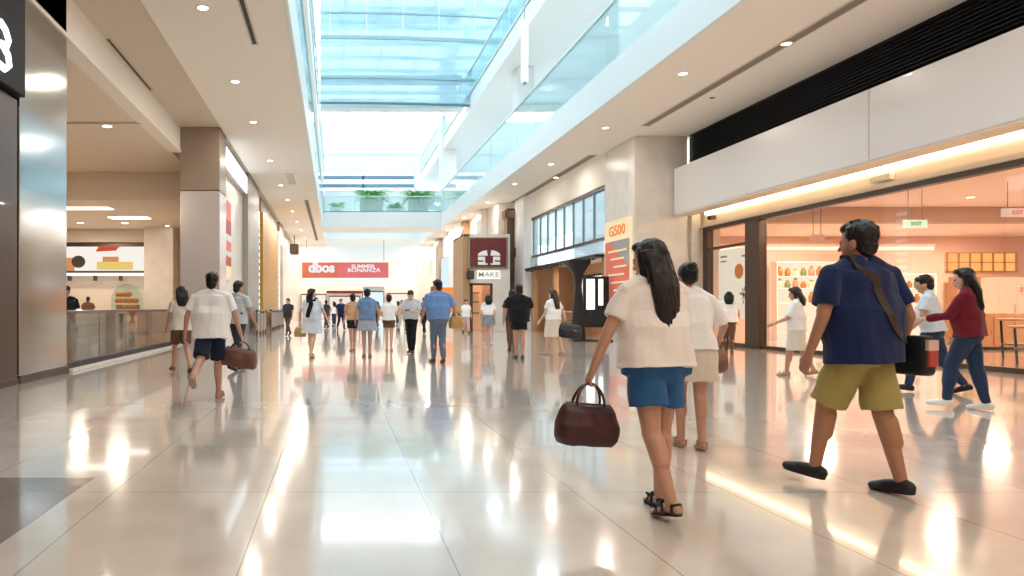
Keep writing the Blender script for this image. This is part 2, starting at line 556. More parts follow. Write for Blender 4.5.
# ---- inside the shop
struct('ceiling_shop', box(B(), 12.7, 34, -6, 22.5, 4.45, 4.6), M['ceil_shop'])
bm = box(B(), 12.7, 34, 22.5, 22.9, 3.95, 4.6)
struct('bulkhead_shop', bm, mat('dusty_soffit_paint', 'bfa28f', .7))
struct('ceiling_shop_rear', box(B(), 12.7, 34, 22.9, 27.5, 3.95, 4.1), M['ceil_shop'])
struct('wall_shop_rear', box(B(), 12.6, 34, 27, 27.3, 0, 4.6), mat('rose_wall_paint', 'e6c3b4', .6))
struct('wall_shop_far', box(B(), 33.8, 34, -6, 27, 0, 4.6), M['creamwall'])
struct('wall_shop_side', box(B(), 12.62, 13.2, 24.0, 27, 0, 4.6), M['creamwall'])
t = thing('wall_wash_light', 'long glowing strip light high on the rose rear wall of the shop', 'strip light', (20, 26.9, 3.4))
obj('diffuser', box(B(), 13.3, 23.0, 26.86, 26.94, 3.42, 3.55), emis('rose_cove', 'ffd7c0', 3.0), t)
obj('housing', box(B(), 13.3, 23.0, 26.8, 27.0, 3.56, 3.66), M['ceil_shop'], t)

# display wall unit
def product(kind):
    t = thing('product_jar', 'x', 'jar', (0, 0, 0))
    bm = B(); lathe(bm, (0, 0, 0), [(.05, 0), (.075, .01), (.08, .12), (.07, .17), (.035, .19)], 14)
    obj('jar', bm, kind, t, smooth=True)
    bm = B(); lathe(bm, (0, 0, .19), [(.04, 0), (.045, .01), (.045, .045), (.03, .05)], 14)
    obj('lid', bm, M['gold'], t, smooth=True)
    return t

def shelf_unit(x0, x1, y, z0, zs, label, back, m):
    t = thing('display_shelf', label, 'shelf', ((x0 + x1) / 2, y, 0))
    obj('back_panel', box(B(), x0, x1, y + .38, y + .42, 0, zs[-1] + .5), back, t)
    for z in zs:
        obj('shelf_board', box(B(), x0 + .04, x1 - .04, y, y + .38, z - .03, z), m, t, bev=.005)
    obj('side_panel', box(B(), x0, x0 + .04, y, y + .4, 0, zs[-1] + .5), m, t)
    obj('side_panel', box(B(), x1 - .04, x1, y, y + .4, 0, zs[-1] + .5), m, t)
    obj('top_panel', box(B(), x0, x1, y, y + .4, zs[-1] + .5, zs[-1] + .54), m, t)
    return t

glowback = emis('shelf_glow', 'fff1dc', 1.7)
warmback = emis('warm_shelf_glow', 'ffb873', 1.1)
shelf_unit(16.6, 19.2, 26.3, 0, [.3, .85, 1.4, 1.95, 2.4], 'backlit white display shelf by the bronze post, full of jars', glowback, M['white'])
shelf_unit(19.4, 22.6, 26.3, 0, [.3, .85, 1.4, 1.95], 'wider backlit white display shelf, middle one along the rear wall of the shop', glowback, M['white'])
shelf_unit(23.4, 26.4, 26.3, 0, [.3, .85, 1.4, 1.85], 'amber backlit shelf at the warm end of the shop rear wall', warmback, M['tan'])
cols = [mat('sage_ceramic', '6f8a52', .4), mat('cream_ceramic', 'efe2c8', .35), mat('amber_glass_jar', 'b3762e', .2), mat('rose_ceramic', 'cf8f86', .4)]
protos = []
names = ['green', 'cream', 'amber', 'rose']
cnt = 0
for (x0, x1, zs, where) in ((16.6, 19.2, [.85, 1.4, 1.95, 2.4], 'backlit shelf by the bronze post'), (19.4, 22.6, [.85, 1.4, 1.95], 'wide white backlit shelf'), (23.4, 26.4, [.85, 1.4, 1.85], 'amber backlit shelf')):
    for zi, z in enumerate(zs):
        n = int((x1 - x0 - .3) / .30)
        for i in range(n):
            k = (i * 3 + zi * 2 + random.choice((0, 1))) % 4
            x = x0 + .22 + i * .30
            lab = '%s jar with gold lid on the %s' % (names[k], where)
            g = '%s jars on the %s' % (names[k], where)
            if len(protos) <= 3 and k == len(protos):
                p = product(cols[k]); protos.append(p)
                p.location = (x, 26.48, z); p['label'] = lab; p['group'] = g; o = p
            elif k < len(protos):
                o = dup(protos[k], (x, 26.48, z), lab, g)
            else:
                continue
            o.scale = (1.25, 1.25, random.uniform(1.1, 1.7))

# round display tables with blossom arrangements
def blossom_bm(c, r, n, s, seed):
    rnd = random.Random(seed)
    bm = B()
    for i in range(n):
        a = rnd.uniform(0, 6.28); e = rnd.uniform(-.3, 1.4)
        q = Vector(c) + Vector((math.cos(a) * math.cos(e), math.sin(a) * math.cos(e), math.sin(e) * .8)) * r * rnd.uniform(.6, 1)
        for k in range(5):
            b = a + k * 1.257
            ell(bm, q + Vector((math.cos(b) * s * .6, math.sin(b) * s * .6, rnd.uniform(0, s * .4))), (s * .6, s * .6, s * .3), seg=7, nr=5)
    return bm

def display_table(x, y, r, h, label, seed):
    t = thing('display_table', label, 'table', (x, y, 0))
    bm = B(); lathe(bm, (x, y, h - .05), [(r - .02, 0), (r, .012), (r, .04), (r - .02, .05)], 36); obj('tabletop', bm, M['tan'], t)
    bm = B(); lathe(bm, (x, y, .32), [(r - .12, 0), (r - .1, .01), (r - .1, .03)], 36); obj('lower_shelf', bm, M['brown'], t)
    for k in range(4):
        a = k * PI / 2 + .6
        obj('leg', tube(B(), [(x + (r - .1) * math.cos(a), y + (r - .1) * math.sin(a), h - .05), (x + (r - .14) * math.cos(a), y + (r - .14) * math.sin(a), 0)], .025), M['black'], t, smooth=True)
    return t

display_table(15.2, 14.6, .85, .82, 'round wooden display table under pink blossom, just inside the shop glass', 1)
display_table(16.6, 16.6, .7, .95, 'taller dark-legged display table behind the blossom table in the shop', 2)
def bouquet(x, y, z, r, label, mt, seed):
    t = thing('flower_arrangement', label, 'flowers', (x, y, z))
    bm = B(); lathe(bm, (x, y, z), [(.07, 0), (.1, .02), (.12, .15), (.08, .24), (.1, .28)], 18); obj('vase', bm, M['white'], t, smooth=True)
    rnd = random.Random(seed)
    bm = B()
    for k in range(14):
        a = rnd.uniform(0, 6.28); e = rnd.uniform(.3, 1)
        tube(bm, [(x, y, z + .25), (x + math.cos(a) * r * e * .5, y + math.sin(a) * r * e * .5, z + .45), (x + math.cos(a) * r * e, y + math.sin(a) * r * e, z + .45 + r * .6)], .006, 5)
    obj('stem', bm, M['leaf'], t)
    obj('blossom', blossom_bm((x, y, z + .42 + r * .35), r, 26, .075, seed), mt, t, smooth=True)
    return t
pink = mat('pink_blossom', 'f3c3b6', .6)
cream_b = mat('cream_blossom', 'f7e3cd', .6)
bouquet(14.85, 14.4, .82, .36, 'full pink blossom arrangement on the round wooden display table', pink, 3)
bouquet(15.55, 14.8, .82, .32, 'cream blossom arrangement beside the pink one on the display table', cream_b, 4)
bouquet(16.6, 16.6, .95, .36, 'tall pale pink blossoms on the taller display table', pink, 5)
# framed lit window panel on rear wall
t = thing('lattice_lightbox', 'amber lit lattice panel on the rear wall above the amber shelf', 'lightbox', (24.6, 26.9, 2.55))
obj('diffuser', box(B(), 23.5, 26.2, 26.92, 26.98, 2.62, 3.3), emis('amber_panel', 'ffb469', 1.8), t)
bm = B()
for k in range(7):
    box(bm, 23.5 + k * .44, 23.54 + k * .44, 26.86, 26.93, 2.6, 3.32)
for z in (2.6, 2.94, 3.3):
    box(bm, 23.5, 26.2, 26.86, 26.93, z, z + .03)
obj('lattice', bm, M['tan'], t)
# dark cabinet far right in the shop
def cabinet(x0, x1, y0, y1, h, label, mt):
    t = thing('display_cabinet', label, 'cabinet', ((x0 + x1) / 2, (y0 + y1) / 2, 0))
    obj('body', box(B(), x0, x1, y0, y1, .08, h), mt, t, bev=.015)
    obj('plinth', box(B(), x0 + .04, x1 - .04, y0 + .04, y1, 0, .08), M['black'], t)
    n = max(2, int((x1 - x0) / .6)); w = (x1 - x0) / n
    for k in range(n):
        d = obj('door', box(B(), x0 + k * w + .02, x0 + (k + 1) * w - .02, y0 - .02, y0, .12, h - .06), mt, t, bev=.006)
        obj('handle', tube(B(), [(x0 + (k + .85) * w, y0 - .05, h * .45), (x0 + (k + .85) * w, y0 - .05, h * .6)], .01, 8), M['gold'], d, smooth=True)
    return t
cabinet(18.2, 20.6, 20.0, 20.6, 1.05, 'low brown wooden cabinet standing in the middle of the shop', M['tan'])
cabinet(21.4, 23.2, 22.6, 23.2, 2.2, 'tall cream panelled cabinet in the shop near the amber shelf', M['creamwall'])

# hanging signs in the shop
def hang_sign(px, Y, z, w, h, face, label, txt, tcol, drop=None):
    x = wx(px, Y)
    t = thing('hanging_sign', label, 'sign', (x, Y, z))
    obj('sign_box', box(B(), x - w / 2, x + w / 2, Y - .04, Y + .04, z, z + h), face, t, bev=.01)
    bm = B()
    for s in (-.3, .3):
        tube(bm, [(x + s * w, Y, z + h), (x + s * w, Y, 4.44)], .008, 6)
    obj('suspension_rod', bm, M['black'], t)
    obj('lettering', text_bm(txt, h * .62, facing('front', (x, Y - .045, z + h / 2)), .004, .004), tcol, t)
    return t
hang_sign(915, 19.0, wz(228, 19.0), .62, .22, emis('exit_green_white', 'e6ffe0', 1.6), 'small white and green lit exit sign hanging from the shop ceiling', 'EXIT', mat('exit_green', '2f8a4a', .5))
hang_sign(1016, 18.0, wz(217, 18.0), .72, .22, emis('pale_pink_sign', 'ffd9cc', 1.2), 'pink lit sign hanging at the picture edge in the shop', 'EXIT', M['posterred'])
hang_sign(817, 19.5, wz(242, 19.5), .36, .2, emis('pale_red_sign', 'ffc9b8', .8), 'tiny pink sign hanging above the shop entrance aisle', 'II', M['posterred'])

# shop ceiling discs
def disc_light(name, x, y, z, r, label, cat, m, ring, group=None):
    t = thing(name, label, cat, (x, y, z), group)
    bm = B(); lathe(bm, (x, y, z - .012), [(r * .1, 0), (r * .82, 0), (r * .82, .006)], 24); obj('lens', bm, m, t)
    bm = B(); ring_lathe(bm, (x, y, z - .02), [(r * .82, .0), (r, .004), (r, .03), (r * .82, .03)], 24); obj('trim_ring', bm, ring, t, smooth=True)
    return t
k = 0
for (x, y) in ((14.5, 17.0), (17.5, 17.0), (14.5, 13.0), (17.5, 13.2), (20.5, 17.2), (20.2, 13.2), (23, 19.5), (15.0, 20.5), (18.6, 20.5)):
    disc_light('shop_downlight', x, y, 4.45, .12, 'round recessed warm downlight in the blush shop ceiling', 'downlight', M['lamp'], M['white'], 'downlights in the shop ceiling')
for (x, y, n) in ((wx(885, 15.8), 15.8, 'dark round ceiling speaker above the shop hanging exit sign'), (wx(902, 17.5), 17.5, 'second dark ceiling speaker beside the green exit sign'), (wx(836, 16.5), 16.5, 'dark ceiling speaker nearest the bronze header above the man in navy')):
    disc_light('ceiling_speaker', x, y, 4.45, .13, n, 'speaker', M['greyslot'], M['bronze'])

# ---- far right wall run: window wall, shops
X1 = 10.1
bm = box(B(), X1, X1 + .5, 26.2, 36.0, 5.8, ZC)
struct('wall_right_header', bm, M['ceil'])
t = thing('clerestory_window', 'large pale blue mullioned window band beyond the cream column', 'window', (X1, 31, 3.85))
obj('glass_pane', box(B(), X1 + .1, X1 + .12, 26.2, 36.0, 3.85, 5.8), M['glass_frost'], t)
bm = B()
for k in range(9):
    y = 26.25 + k * 1.2
    box(bm, X1 + .04, X1 + .12, y, y + .06, 3.85, 5.8)
obj('mullion', bm, M['tealframe'], t)
obj('rail', box(B(), X1, X1 + .15, 26.2, 36, 3.75, 3.87), M['bronze'], t)
obj('rail', box(B(), X1, X1 + .15, 26.2, 36, 5.68, 5.82), M['bronze'], t)
t = thing('glass_canopy', 'pale glass canopy fascia under the blue window band', 'canopy', (X1, 31, 3.2))
obj('glass_fascia', box(B(), X1 - .05, X1, 26.3, 36, 3.22, 3.75), M['glass_frost'], t)
obj('bracket', box(B(), X1 - .35, X1 + .1, 26.3, 36, 3.12, 3.22), M['black'], t)
for k in range(20):
    bm = B(); ell(bm, (X1 - .3, 26.6 + k * .48, 3.06 + .03 * math.sin(k * 2.1)), (.07, .12, .05), seg=8, nr=6)
    obj('festoon_bulb', bm, M['brown'], t)
struct('wall_right_backing', box(B(), X1 + 2.2, X1 + 2.4, 26.2, 36, 3.4, ZC), mat('pale_blue_wall_glow', 'dfeaf2', .5, emit=1.1))  # wall glows to stand in for light behind the blue window band
struct('wall_side_shop', box(B(), X1 + 2.2, X1 + 2.4, 26.2, 36, 0, 3.3), mat('apricot_wall', 'd8a987', .5))
struct('wall_side_shop_end', box(B(), X1 + .2, X1 + 2.6, 36.0, 36.15, 0, 3.4), M['tan'])
struct('ceiling_side_shop', box(B(), X1 + .5, X1 + 2.3, 26.2, 36, 3.3, 3.4), M['creamwall'])
bm = B()
for (a, b) in ((26.25, 26.5), (29.3, 29.5), (32.2, 32.5), (35.5, 36.0)):
    box(bm, X1, X1 + .2, a, b, 0, 3.12)
struct('column_tan_timber', bm, M['tan'])
t = thing('shop_counter', 'low tan timber counter in the side shop behind the black kiosk', 'counter', (10.9, 33, 0))
obj('body', box(B(), 10.8, 11.2, 30.5, 35.2, 0, 1.0), M['tan'], t, bev=.01)
obj('worktop', box(B(), 10.72, 11.26, 30.4, 35.3, 1.0, 1.05), M['white'], t, bev=.01)
t = thing('menu_screen', 'white lit menu screen inside the tan side shop', 'screen', (12.2, 34, 2))
obj('screen', box(B(), 12.2, 12.25, 31.5, 34.8, 1.7, 2.7), emis('menu_glow', 'ffffff', 1.6), t)
obj('screen_frame', box(B(), 12.25, 12.29, 31.4, 34.9, 1.6, 2.8), M['black'], t)
# black kiosk
x = wx(583, 25.0)
t = thing('black_kiosk', 'black flared-top information kiosk with white lit panels by the cream column', 'kiosk', (9.35, 25.5, 0))
bm = B()
loft(bm, [(0, .3, .22, 25.5, 8.85), (.08, .26, .18, 25.5, 8.85), (2.0, .12, .12, 25.5, 8.85), (2.4, .16, .14, 25.5, 8.85), (2.85, .42, .3, 25.5, 8.85), (2.95, .42, .3, 25.5, 8.85)], seg=20, power=4)
obj('post', bm, M['black'], t)
obj('panel_frame', box(B(), 9.05, 9.95, 25.4, 25.6, .5, 2.35), M['black'], t, bev=.02)
obj('lit_panel', box(B(), 9.12, 9.42, 25.38, 25.40, 1.15, 2.25), M['lightbox'], t)
obj('lit_panel', box(B(), 9.56, 9.72, 25.38, 25.40, 1.3, 2.25), M['lightbox'], t)
obj('base_plate', box(B(), 8.6, 10.0, 25.15, 25.85, 0, .06), M['black'], t, bev=.01)

# poster on the cream column
t = thing('column_poster', 'coral red poster with an orange headline on the cream column', 'poster', (10.08, 24.9, 1.5))
obj('panel', box(B(), 10.05, 10.1, 23.75, 26.1, 1.2, 4.35), M['postercream'], t, bev=.005)
obj('red_field', box(B(), 10.035, 10.05, 23.9, 26.0, 1.25, 3.6), M['posterred'], t)
bm = B()
prism(bm, [(10.03, 23.9, 3.6), (10.03, 25.6, 3.6), (10.03, 23.9, 2.6)], (.01, 0, 0))
obj('grey_field', bm, M['postergrey'], t)
obj('headline', text_bm('G500', .5, facing('right', (10.04, 24.95, 3.95)), .006, .01, sx=1.3), M['orange'], t)
bm = B()
for k in range(6):
    box(bm, 10.022, 10.032, 24.1 + (k % 2) * .2, 25.7 - (k % 3) * .25, 3.2 - k * .28, 3.26 - k * .28)
obj('stripe_print', bm, M['postercream'], t)
obj('white_label', box(B(), 10.02, 10.03, 23.95, 24.8, 1.55, 1.9), M['white'], t)

# pilasters between window wall and kiosk shop
struct('column_white_pilaster', box(B(), 9.75, 10.5, 36.2, 38.0, 0, ZC), M['white'], bev=.02)
bm = box(B(), 9.35, 9.75, 38.0, 38.6, 0, ZC - .4)
box(bm, 9.2, 10.6, 37.9, 38.6, ZC - .9, ZC - .5)
struct('column_brown_mosaic', bm, tile_mat('brown_mosaic', '8b6b58', '5a4438', .2, .2, .3, var=.35))
struct('wall_right_mosaic', box(B(), 9.0, 10.7, 38.6, 39.0, 0, ZC), M['cream'])
t = thing('round_red_sign', 'round dark red projecting sign on the mosaic pilaster', 'sign', (10.1, 37.9, 4.2))
bm = B(); lathe(bm, (0, 0, 0), [(.05, 0), (.42, 0), (.45, .03), (.42, .1), (.05, .1)], 28)
bmesh.ops.transform(bm, matrix=facing('front', (10.1, 37.85, 4.2)), verts=bm.verts); obj('disc', bm, M['maroon'], t)
obj('bracket', tube(B(), [(10.1, 37.88, 4.62), (10.1, 37.88, 5.2), (9.8, 37.88, 5.2)], .02, 8), M['black'], t)

# kiosk shop with the dark red sign
t = thing('corner_shop', 'square cream corner shop under a dark red emblem sign', 'shop', (7.8, 37.5, 0))
X0, XR, YF = wx(463, 36), wx(510, 36), 36.0
obj('side_pier', box(B(), X0, X0 + .35, YF, YF + 3, 0, 5.0), M['tan'], t, bev=.01)
obj('corner_pier', box(B(), XR - .9, XR, YF, YF + 3, 0, 4.9), M['cream'], t, bev=.01)
obj('lintel', box(B(), X0 + .35, XR - .9, YF, YF + .6, 2.45, 4.9), M['creamwall'], t)
obj('doorway_frame', box(box(box(B(), X0 + .35, X0 + .5, YF - .03, YF + .2, 0, 2.45), XR - 1.0, XR - .9, YF - .03, YF + .2, 0, 2.45), X0 + .35, XR - .9, YF - .03, YF + .2, 2.37, 2.47), M['bronze'], t)
obj('interior_wall', box(B(), X0 + .3, XR - .8, YF + 2.6, YF + 2.7, 0, 4.9), mat('peach_wall_glow', 'e9b48c', .5, emit=.5), t)  # wall made to glow in place of light inside the shop
obj('interior_shelf', box(box(box(B(), X0 + .5, X0 + 1.3, YF + 2.2, YF + 2.6, .9, .95), X0 + .5, X0 + 1.3, YF + 2.2, YF + 2.6, 1.5, 1.55), X0 + .5, X0 + 1.3, YF + 2.2, YF + 2.6, 2.0, 2.05), M['brown'], t)
obj('roof', box(B(), X0, XR, YF, YF + 3, 4.9, 5.0), M['cream'], t)
t = thing('emblem_sign', 'dark red square sign with a white domed emblem', 'sign', (7.7, YF - .1, 3.25))
sx0, sx1 = wx(470, 36), wx(505.5, 36)
sz0, sz1 = wz(266.5, 36), wz(238.5, 36)
obj('sign_panel', box(B(), sx0, sx1, YF - .18, YF - .02, sz0, sz1), M['maroon'], t, bev=.01)
obj('sign_surround', box(B(), sx0 - .12, sx1 + .12, YF - .1, YF, sz0 - .12, sz1 + .05), M['taupe'], t)
# emblem: dome split by cross bars, each field white
cx = (wx(477, 36) + wx(499.5, 36)) / 2; hw = (wx(499.5, 36) - wx(477, 36)) / 2
z0 = wz(265, 36); z1 = wz(250.3, 36); zs = z0 + (z1 - z0) * .62
bm = B(); yb = YF - .2
def poly(pts): prism(bm, [(cx + p[0] * hw, yb, z0 + p[1] * (z1 - z0)) for p in pts], (0, .02, 0))
arc = [(math.cos(a), .62 + .38 * math.sin(a)) for a in [PI * k / 16 for k in range(17)]]
poly([p for p in arc if p[0] > .12] + [(.12, .62)])
poly([(-.12, .62)] + [p for p in arc if p[0] < -.12])
for s in (-1, 1):
    poly([(s * .14, .0), (s * .98, .0), (s * .98, .2), (s * .5, .2), (s * .5, .3), (s * .98, .3), (s * .98, .55), (s * .35, .55), (s * .35, .1), (s * .14, .1)])
obj('emblem', bm, M['white'], t)
t = thing('shop_name_sign', 'small white nameplate below the dark red emblem sign', 'sign', (7.8, YF - .05, 2.6))
obj('name_panel', box(B(), wx(477, 36), wx(500, 36), YF - .07, YF - .0, wz(279, 36), wz(270.5, 36)), mat('lit_nameplate', 'f7f4ec', .4, emit=.7), t, bev=.01)
obj('lettering', text_bm('MAKE', .36, facing('front', (cx, YF - .075, wz(274.8, 36))), .005, .006, sx=1.15), M['postergrey'], t)
t = thing('wall_speaker', 'small black box speaker beside the white nameplate', 'speaker', (6.9, YF - .1, 2.4))
obj('speaker_case', box(B(), wx(466.5, 36), wx(473, 36), YF - .35, YF - .03, wz(279, 36), wz(271, 36)), M['black'], t, bev=.02)
obj('speaker_grille', box(B(), wx(467.3, 36), wx(472.2, 36), YF - .37, YF - .35, wz(278, 36), wz(272, 36)), M['bronze'], t)

# right wall further on: alternating shopfront bays and columns
struct('wall_right', box(B(), 8.9, 9.3, 39.0, 76, 0, ZC), M['cream'])
for (y0, y1, mt, nm) in ((41.0, 42.2, 'cream', 'column_right_far'), (46.5, 47.6, 'tan', 'column_right_timber'), (50.5, 52.5, 'white', 'column_right_white'), (58, 59.5, 'taupe', 'column_right_taupe')):
    struct(nm, box(B(), 8.55, 8.9, y0, y1, 0, ZC), M[mt], bev=.02)
for (y0, y1, z0_, z1_, h, s, lab) in ((42.4, 46.3, 2.3, 3.2, 'ffffff', 1.6, 'white lit shop sign between cream and timber columns'),
                                      (47.8, 50.3, 2.0, 5.6, 'b7a79a', .3, 'tall brown poster panel beyond the timber column'),
                                      (53, 57.5, 2.6, 5.2, 'dbeefc', 1.3, 'pale blue lit panel beyond the white column'),
                                      (60, 64, 2.3, 3.1, 'c9736a', .8, 'dusty red lit shop sign far along the hall')):
    t = thing('shop_sign', lab, 'sign', (8.85, (y0 + y1) / 2, z0_))
    obj('sign_face', box(B(), 8.72, 8.76, y0, y1, z0_, z1_), emis('sign_' + h, h, s), t)
    obj('sign_case', box(B(), 8.76, 8.9, y0 - .05, y1 + .05, z0_ - .05, z1_ + .05), M['bronze'], t, bev=.01)
t = thing('orange_promotion_stand', 'orange promotional stand in front of the corner shop', 'stand', (7.0, 44, 0))
obj('panel', box(B(), 6.4, 7.6, 43.9, 44.1, .9, 2.5), M['orange'], t, bev=.02)
obj('base', box(B(), 6.3, 7.7, 43.6, 44.4, 0, .9), M['creamwall'], t, bev=.02)

# end of the hall
struct('wall_end', box(B(), -5.2, 9.4, 75.5, 76, 0, ZC + .6), mat('end_wall_glow', 'efe7da', .6, emit=.25))  # emission put into the wall colour brightens the hall end
def lit_bay(x0, x1, z0_, z1_, h, s, label):
    t = thing('lit_shopfront', label, 'shopfront', ((x0 + x1) / 2, 75.3, z0_))
    obj('window_glow', box(B(), x0, x1, 75.3, 75.34, z0_, z1_), emis('bay_' + h, h, s), t)
    obj('frame', box(box(box(B(), x0 - .08, x0, 75.2, 75.5, 0, z1_ + .1), x1, x1 + .08, 75.2, 75.5, 0, z1_ + .1), x0, x1, 75.2, 75.5, z1_, z1_ + .12), M['bronze'], t)
lit_bay(-3.6, -1.0, .1, 2.6, 'fff0e0', 1.2, 'bright cream shopfront at the hall end under the start of the banner')
lit_bay(-.6, 2.6, .1, 2.4, 'fbe6dc', 1.2, 'bright blush shopfront in the centre of the hall end wall')
lit_bay(3.0, 5.2, .1, 2.9, 'dff4f6', 1.3, 'bright cyan shopfront at the hall end')
lit_bay(5.7, 8.2, .1, 2.7, 'fff4e6', 1.2, 'bright ivory shopfront at the corner of the hall end wall')
for (x0, x1, z, mt, lab) in ((-.9, 2.9, 2.75, 'maroon', 'thin dark red shop sign at the end of the hall'), (3.0, 5.3, 3.2, 'tealframe', 'thin teal shop sign at the end of the hall')):
    t = thing('end_sign', lab, 'sign', ((x0 + x1) / 2, 75.2, z))
    obj('sign_board', box(B(), x0, x1, 75.1, 75.3, z, z + .3), M[mt], t, bev=.01)

# red banner hanging across the hall
Y = 60.0
t = thing('hanging_banner', 'long red banner with white lettering hanging across the end of the hall', 'banner', (.9, Y, 3.8))
bx0, bx1, bz0, bz1 = wx(302, Y), wx(388.5, Y), wz(278, Y), wz(262.5, Y)
xm = bx0 + (bx1 - bx0) * .42
obj('red_cloth', box(B(), bx0, xm, Y - .03, Y + .03, bz0, bz1), M['red'], t)
obj('pink_cloth', box(B(), xm, bx1, Y - .03, Y + .03, bz0, bz1), M['banner_pink'], t)
bm = B()
for x in (bx0 + .4, bx1 - .4): tube(bm, [(x, Y, bz1), (x, Y, ZC)], .02, 6)
obj('suspension_cable', bm, M['black'], t)
obj('top_rail', box(B(), bx0, bx1, Y - .05, Y + .05, bz1, bz1 + .08), M['white'], t)
lw = emis('banner_lettering_white', 'ffffff', 1.1)  # white print made to glow so it reads as lit
obj('large_lettering', text_bm('dbos', 1.15, facing('front', (wx(321.5, Y), Y - .045, wz(268, Y))), .02, .055, sx=1.0), lw, t)
obj('small_lettering', text_bm('SUMMER', .42, facing('front', (wx(363, Y), Y - .045, wz(266.5, Y))), .01, .012, sx=1.25), lw, t)
obj('small_lettering', text_bm('BONANZA', .46, facing('front', (wx(364, Y), Y - .045, wz(270.4, Y))), .01, .012, sx=1.25), lw, t)
struct('trim_banner_bulkhead', box(B(), -3.9, 8.9, 64.0, 64.3, 5.55, ZC), M['bluewhite'])

# ---- left side signs
t = thing('overhead_lightbox', 'tilted white lit overhead sign box beyond the silver column', 'sign', (-3.8, 27, 6.1))
obj('lit_face', box(B(), -3.80, -3.76, 24.3, 30.0, 6.12, 6.8), M['lightbox'], t)
obj('sign_case', box(B(), -4.0, -3.80, 24.25, 30.05, 6.08, 6.84), M['silver'], t, bev=.01)
obj('teal_border', box(B(), -3.765, -3.755, 24.4, 29.9, 6.14, 6.2), M['tealframe'], t)
t = thing('vertical_sign', 'tall red and white vertical lightbox on the shop wall beside the silver column', 'sign', (-3.95, 25, 2.2))
segs = [('posterred', 4.4, 5.1), ('banner_pink', 3.9, 4.38), ('white', 3.65, 3.88), ('posterred', 3.3, 3.63), ('white', 3.1, 3.28), ('red', 2.75, 3.08), ('postercream', 2.3, 2.73)]
obj('sign_case', box(B(), -3.99, -3.92, 24.1, 26.4, 2.2, 5.2), M['white'], t, bev=.01)
for (mm, a, b) in segs:
    obj('colour_panel', box(B(), -3.92, -3.90, 24.2, 26.3, a, b), M[mm], t)
t = thing('light_column_strip', 'dotted white vertical light strip on the wall between grey and golden columns', 'light strip', (-3.9, 35.8, 1))
obj('channel', box(B(), -3.98, -3.9, 35.2, 36.2, .6, 6.2), M['silver'], t)
bm = B()
for k in range(16): box(bm, -3.9, -3.88, 35.35, 36.05, .8 + k * .34, .98 + k * .34)
obj('lamp_segment', bm, M['lightbox'], t)
t = thing('light_column_strip', 'dotted white light strip on the end of the golden column', 'light strip', (-3.8, 46.9, .5))
obj('channel', box(B(), -3.86, -3.72, 46.55, 47.1, .3, 6.3), M['white'], t)
bm = B()
for k in range(14): box(bm, -3.74, -3.71, 46.6, 47.05, .5 + k * .4, .75 + k * .4)
obj('lamp_segment', bm, M['lightbox'], t)
t = thing('ceiling_camera_pod', 'dark pod hanging under the ceiling beside the far white wall', 'camera', (-3.1, 56, 5.4))
obj('pod', box(B(), -3.6, -2.9, 55.5, 56.8, 5.5, 6.3), M['bronze'], t, bev=.12)
obj('hanger', tube(B(), [(-3.25, 56.1, 6.3), (-3.25, 56.1, 7.0)], .04, 8), M['bronze'], t)
# low dark barriers of cafe seating along the left wall
def barrier(y0, y1, label):
    t = thing('low_barrier', label, 'barrier', (-3.4, (y0 + y1) / 2, 0))
    n = int((y1 - y0) / 1.1)
    for k in range(n + 1):
        y = y0 + (y1 - y0) * k / n
        obj('post', tube(B(), [(-3.4, y, 0), (-3.4, y, 1.05)], .035, 8), M['bronze'], t, smooth=True)
    obj('top_rail', box(B(), -3.46, -3.34, y0, y1, 1.05, 1.12), M['brown'], t, bev=.01)
    obj('infill_panel', box(B(), -3.42, -3.38, y0, y1, .15, .95), M['brown'], t)
barrier(30.5, 34.5, 'low dark brown barrier in front of the grey column')
barrier(37.2, 46.4, 'long low brown barrier along the golden timber wall')

# ---- food hall contents
Yb = 35.9
t = thing('menu_board', 'wide lit menu board with red and yellow food pictures above the food counter', 'menu board', (-12, Yb, 3))
mx0, mx1, mz0, mz1 = wx(40, Yb), wx(147, Yb), wz(271, Yb), wz(247, Yb)
obj('board_frame', box(B(), mx0 - .15, mx1 + .15, Yb - .15, Yb + .05, mz0 - .15, mz1 + .25), M['bronze'], t, bev=.01)
obj('lit_board', box(B(), mx0, mx1, Yb - .2, Yb - .15, mz0, mz1), emis('menu_board_glow', 'f6efe6', 1.25), t)
def patch(px0, px1, py0, py1, m, nm, off=.21):
    obj(nm, box(B(), wx(px0, Yb), wx(px1, Yb), Yb - off, Yb - off + .01, wz(py1, Yb), wz(py0, Yb)), m, t)
redp = emis('menu_red', 'e2583c', 1.0); yelp = emis('menu_yellow', 'f3d27a', 1.1); grn = mat('dark_food_print', '3b332a', .5); orp = emis('menu_orange', 'e89a63', 1.0)
patch(57, 62, 248, 256, redp, 'red_print'); patch(57, 76, 258, 271, orp, 'food_print')
bm = B()
lathe(bm, (0, 0, 0), [(.02, 0), (.35, 0), (.35, .01), (.02, .01)], 20); bmesh.ops.transform(bm, matrix=facing('front', (wx(80, Yb), Yb - .215, wz(262, Yb))) @ Matrix.Diagonal((1, .9, 1, 1)), verts=bm.verts)
obj('food_print', bm, grn, t)
bm = B(); prism(bm, [(wx(97, Yb), Yb - .22, wz(252, Yb)), (wx(100, Yb), Yb - .22, wz(247, Yb)), (wx(121, Yb), Yb - .22, wz(247, Yb)), (wx(117, Yb), Yb - .22, wz(251, Yb))], (0, .01, 0)); obj('red_print', bm, redp, t)
patch(98, 134, 262, 270, yelp, 'food_print'); patch(104, 120, 257, 262, orp, 'food_print', .22)
t = thing('back_shelf', 'bright white shelf edge running below the lit menu board', 'shelf', (-12, Yb - .5, 2.8))
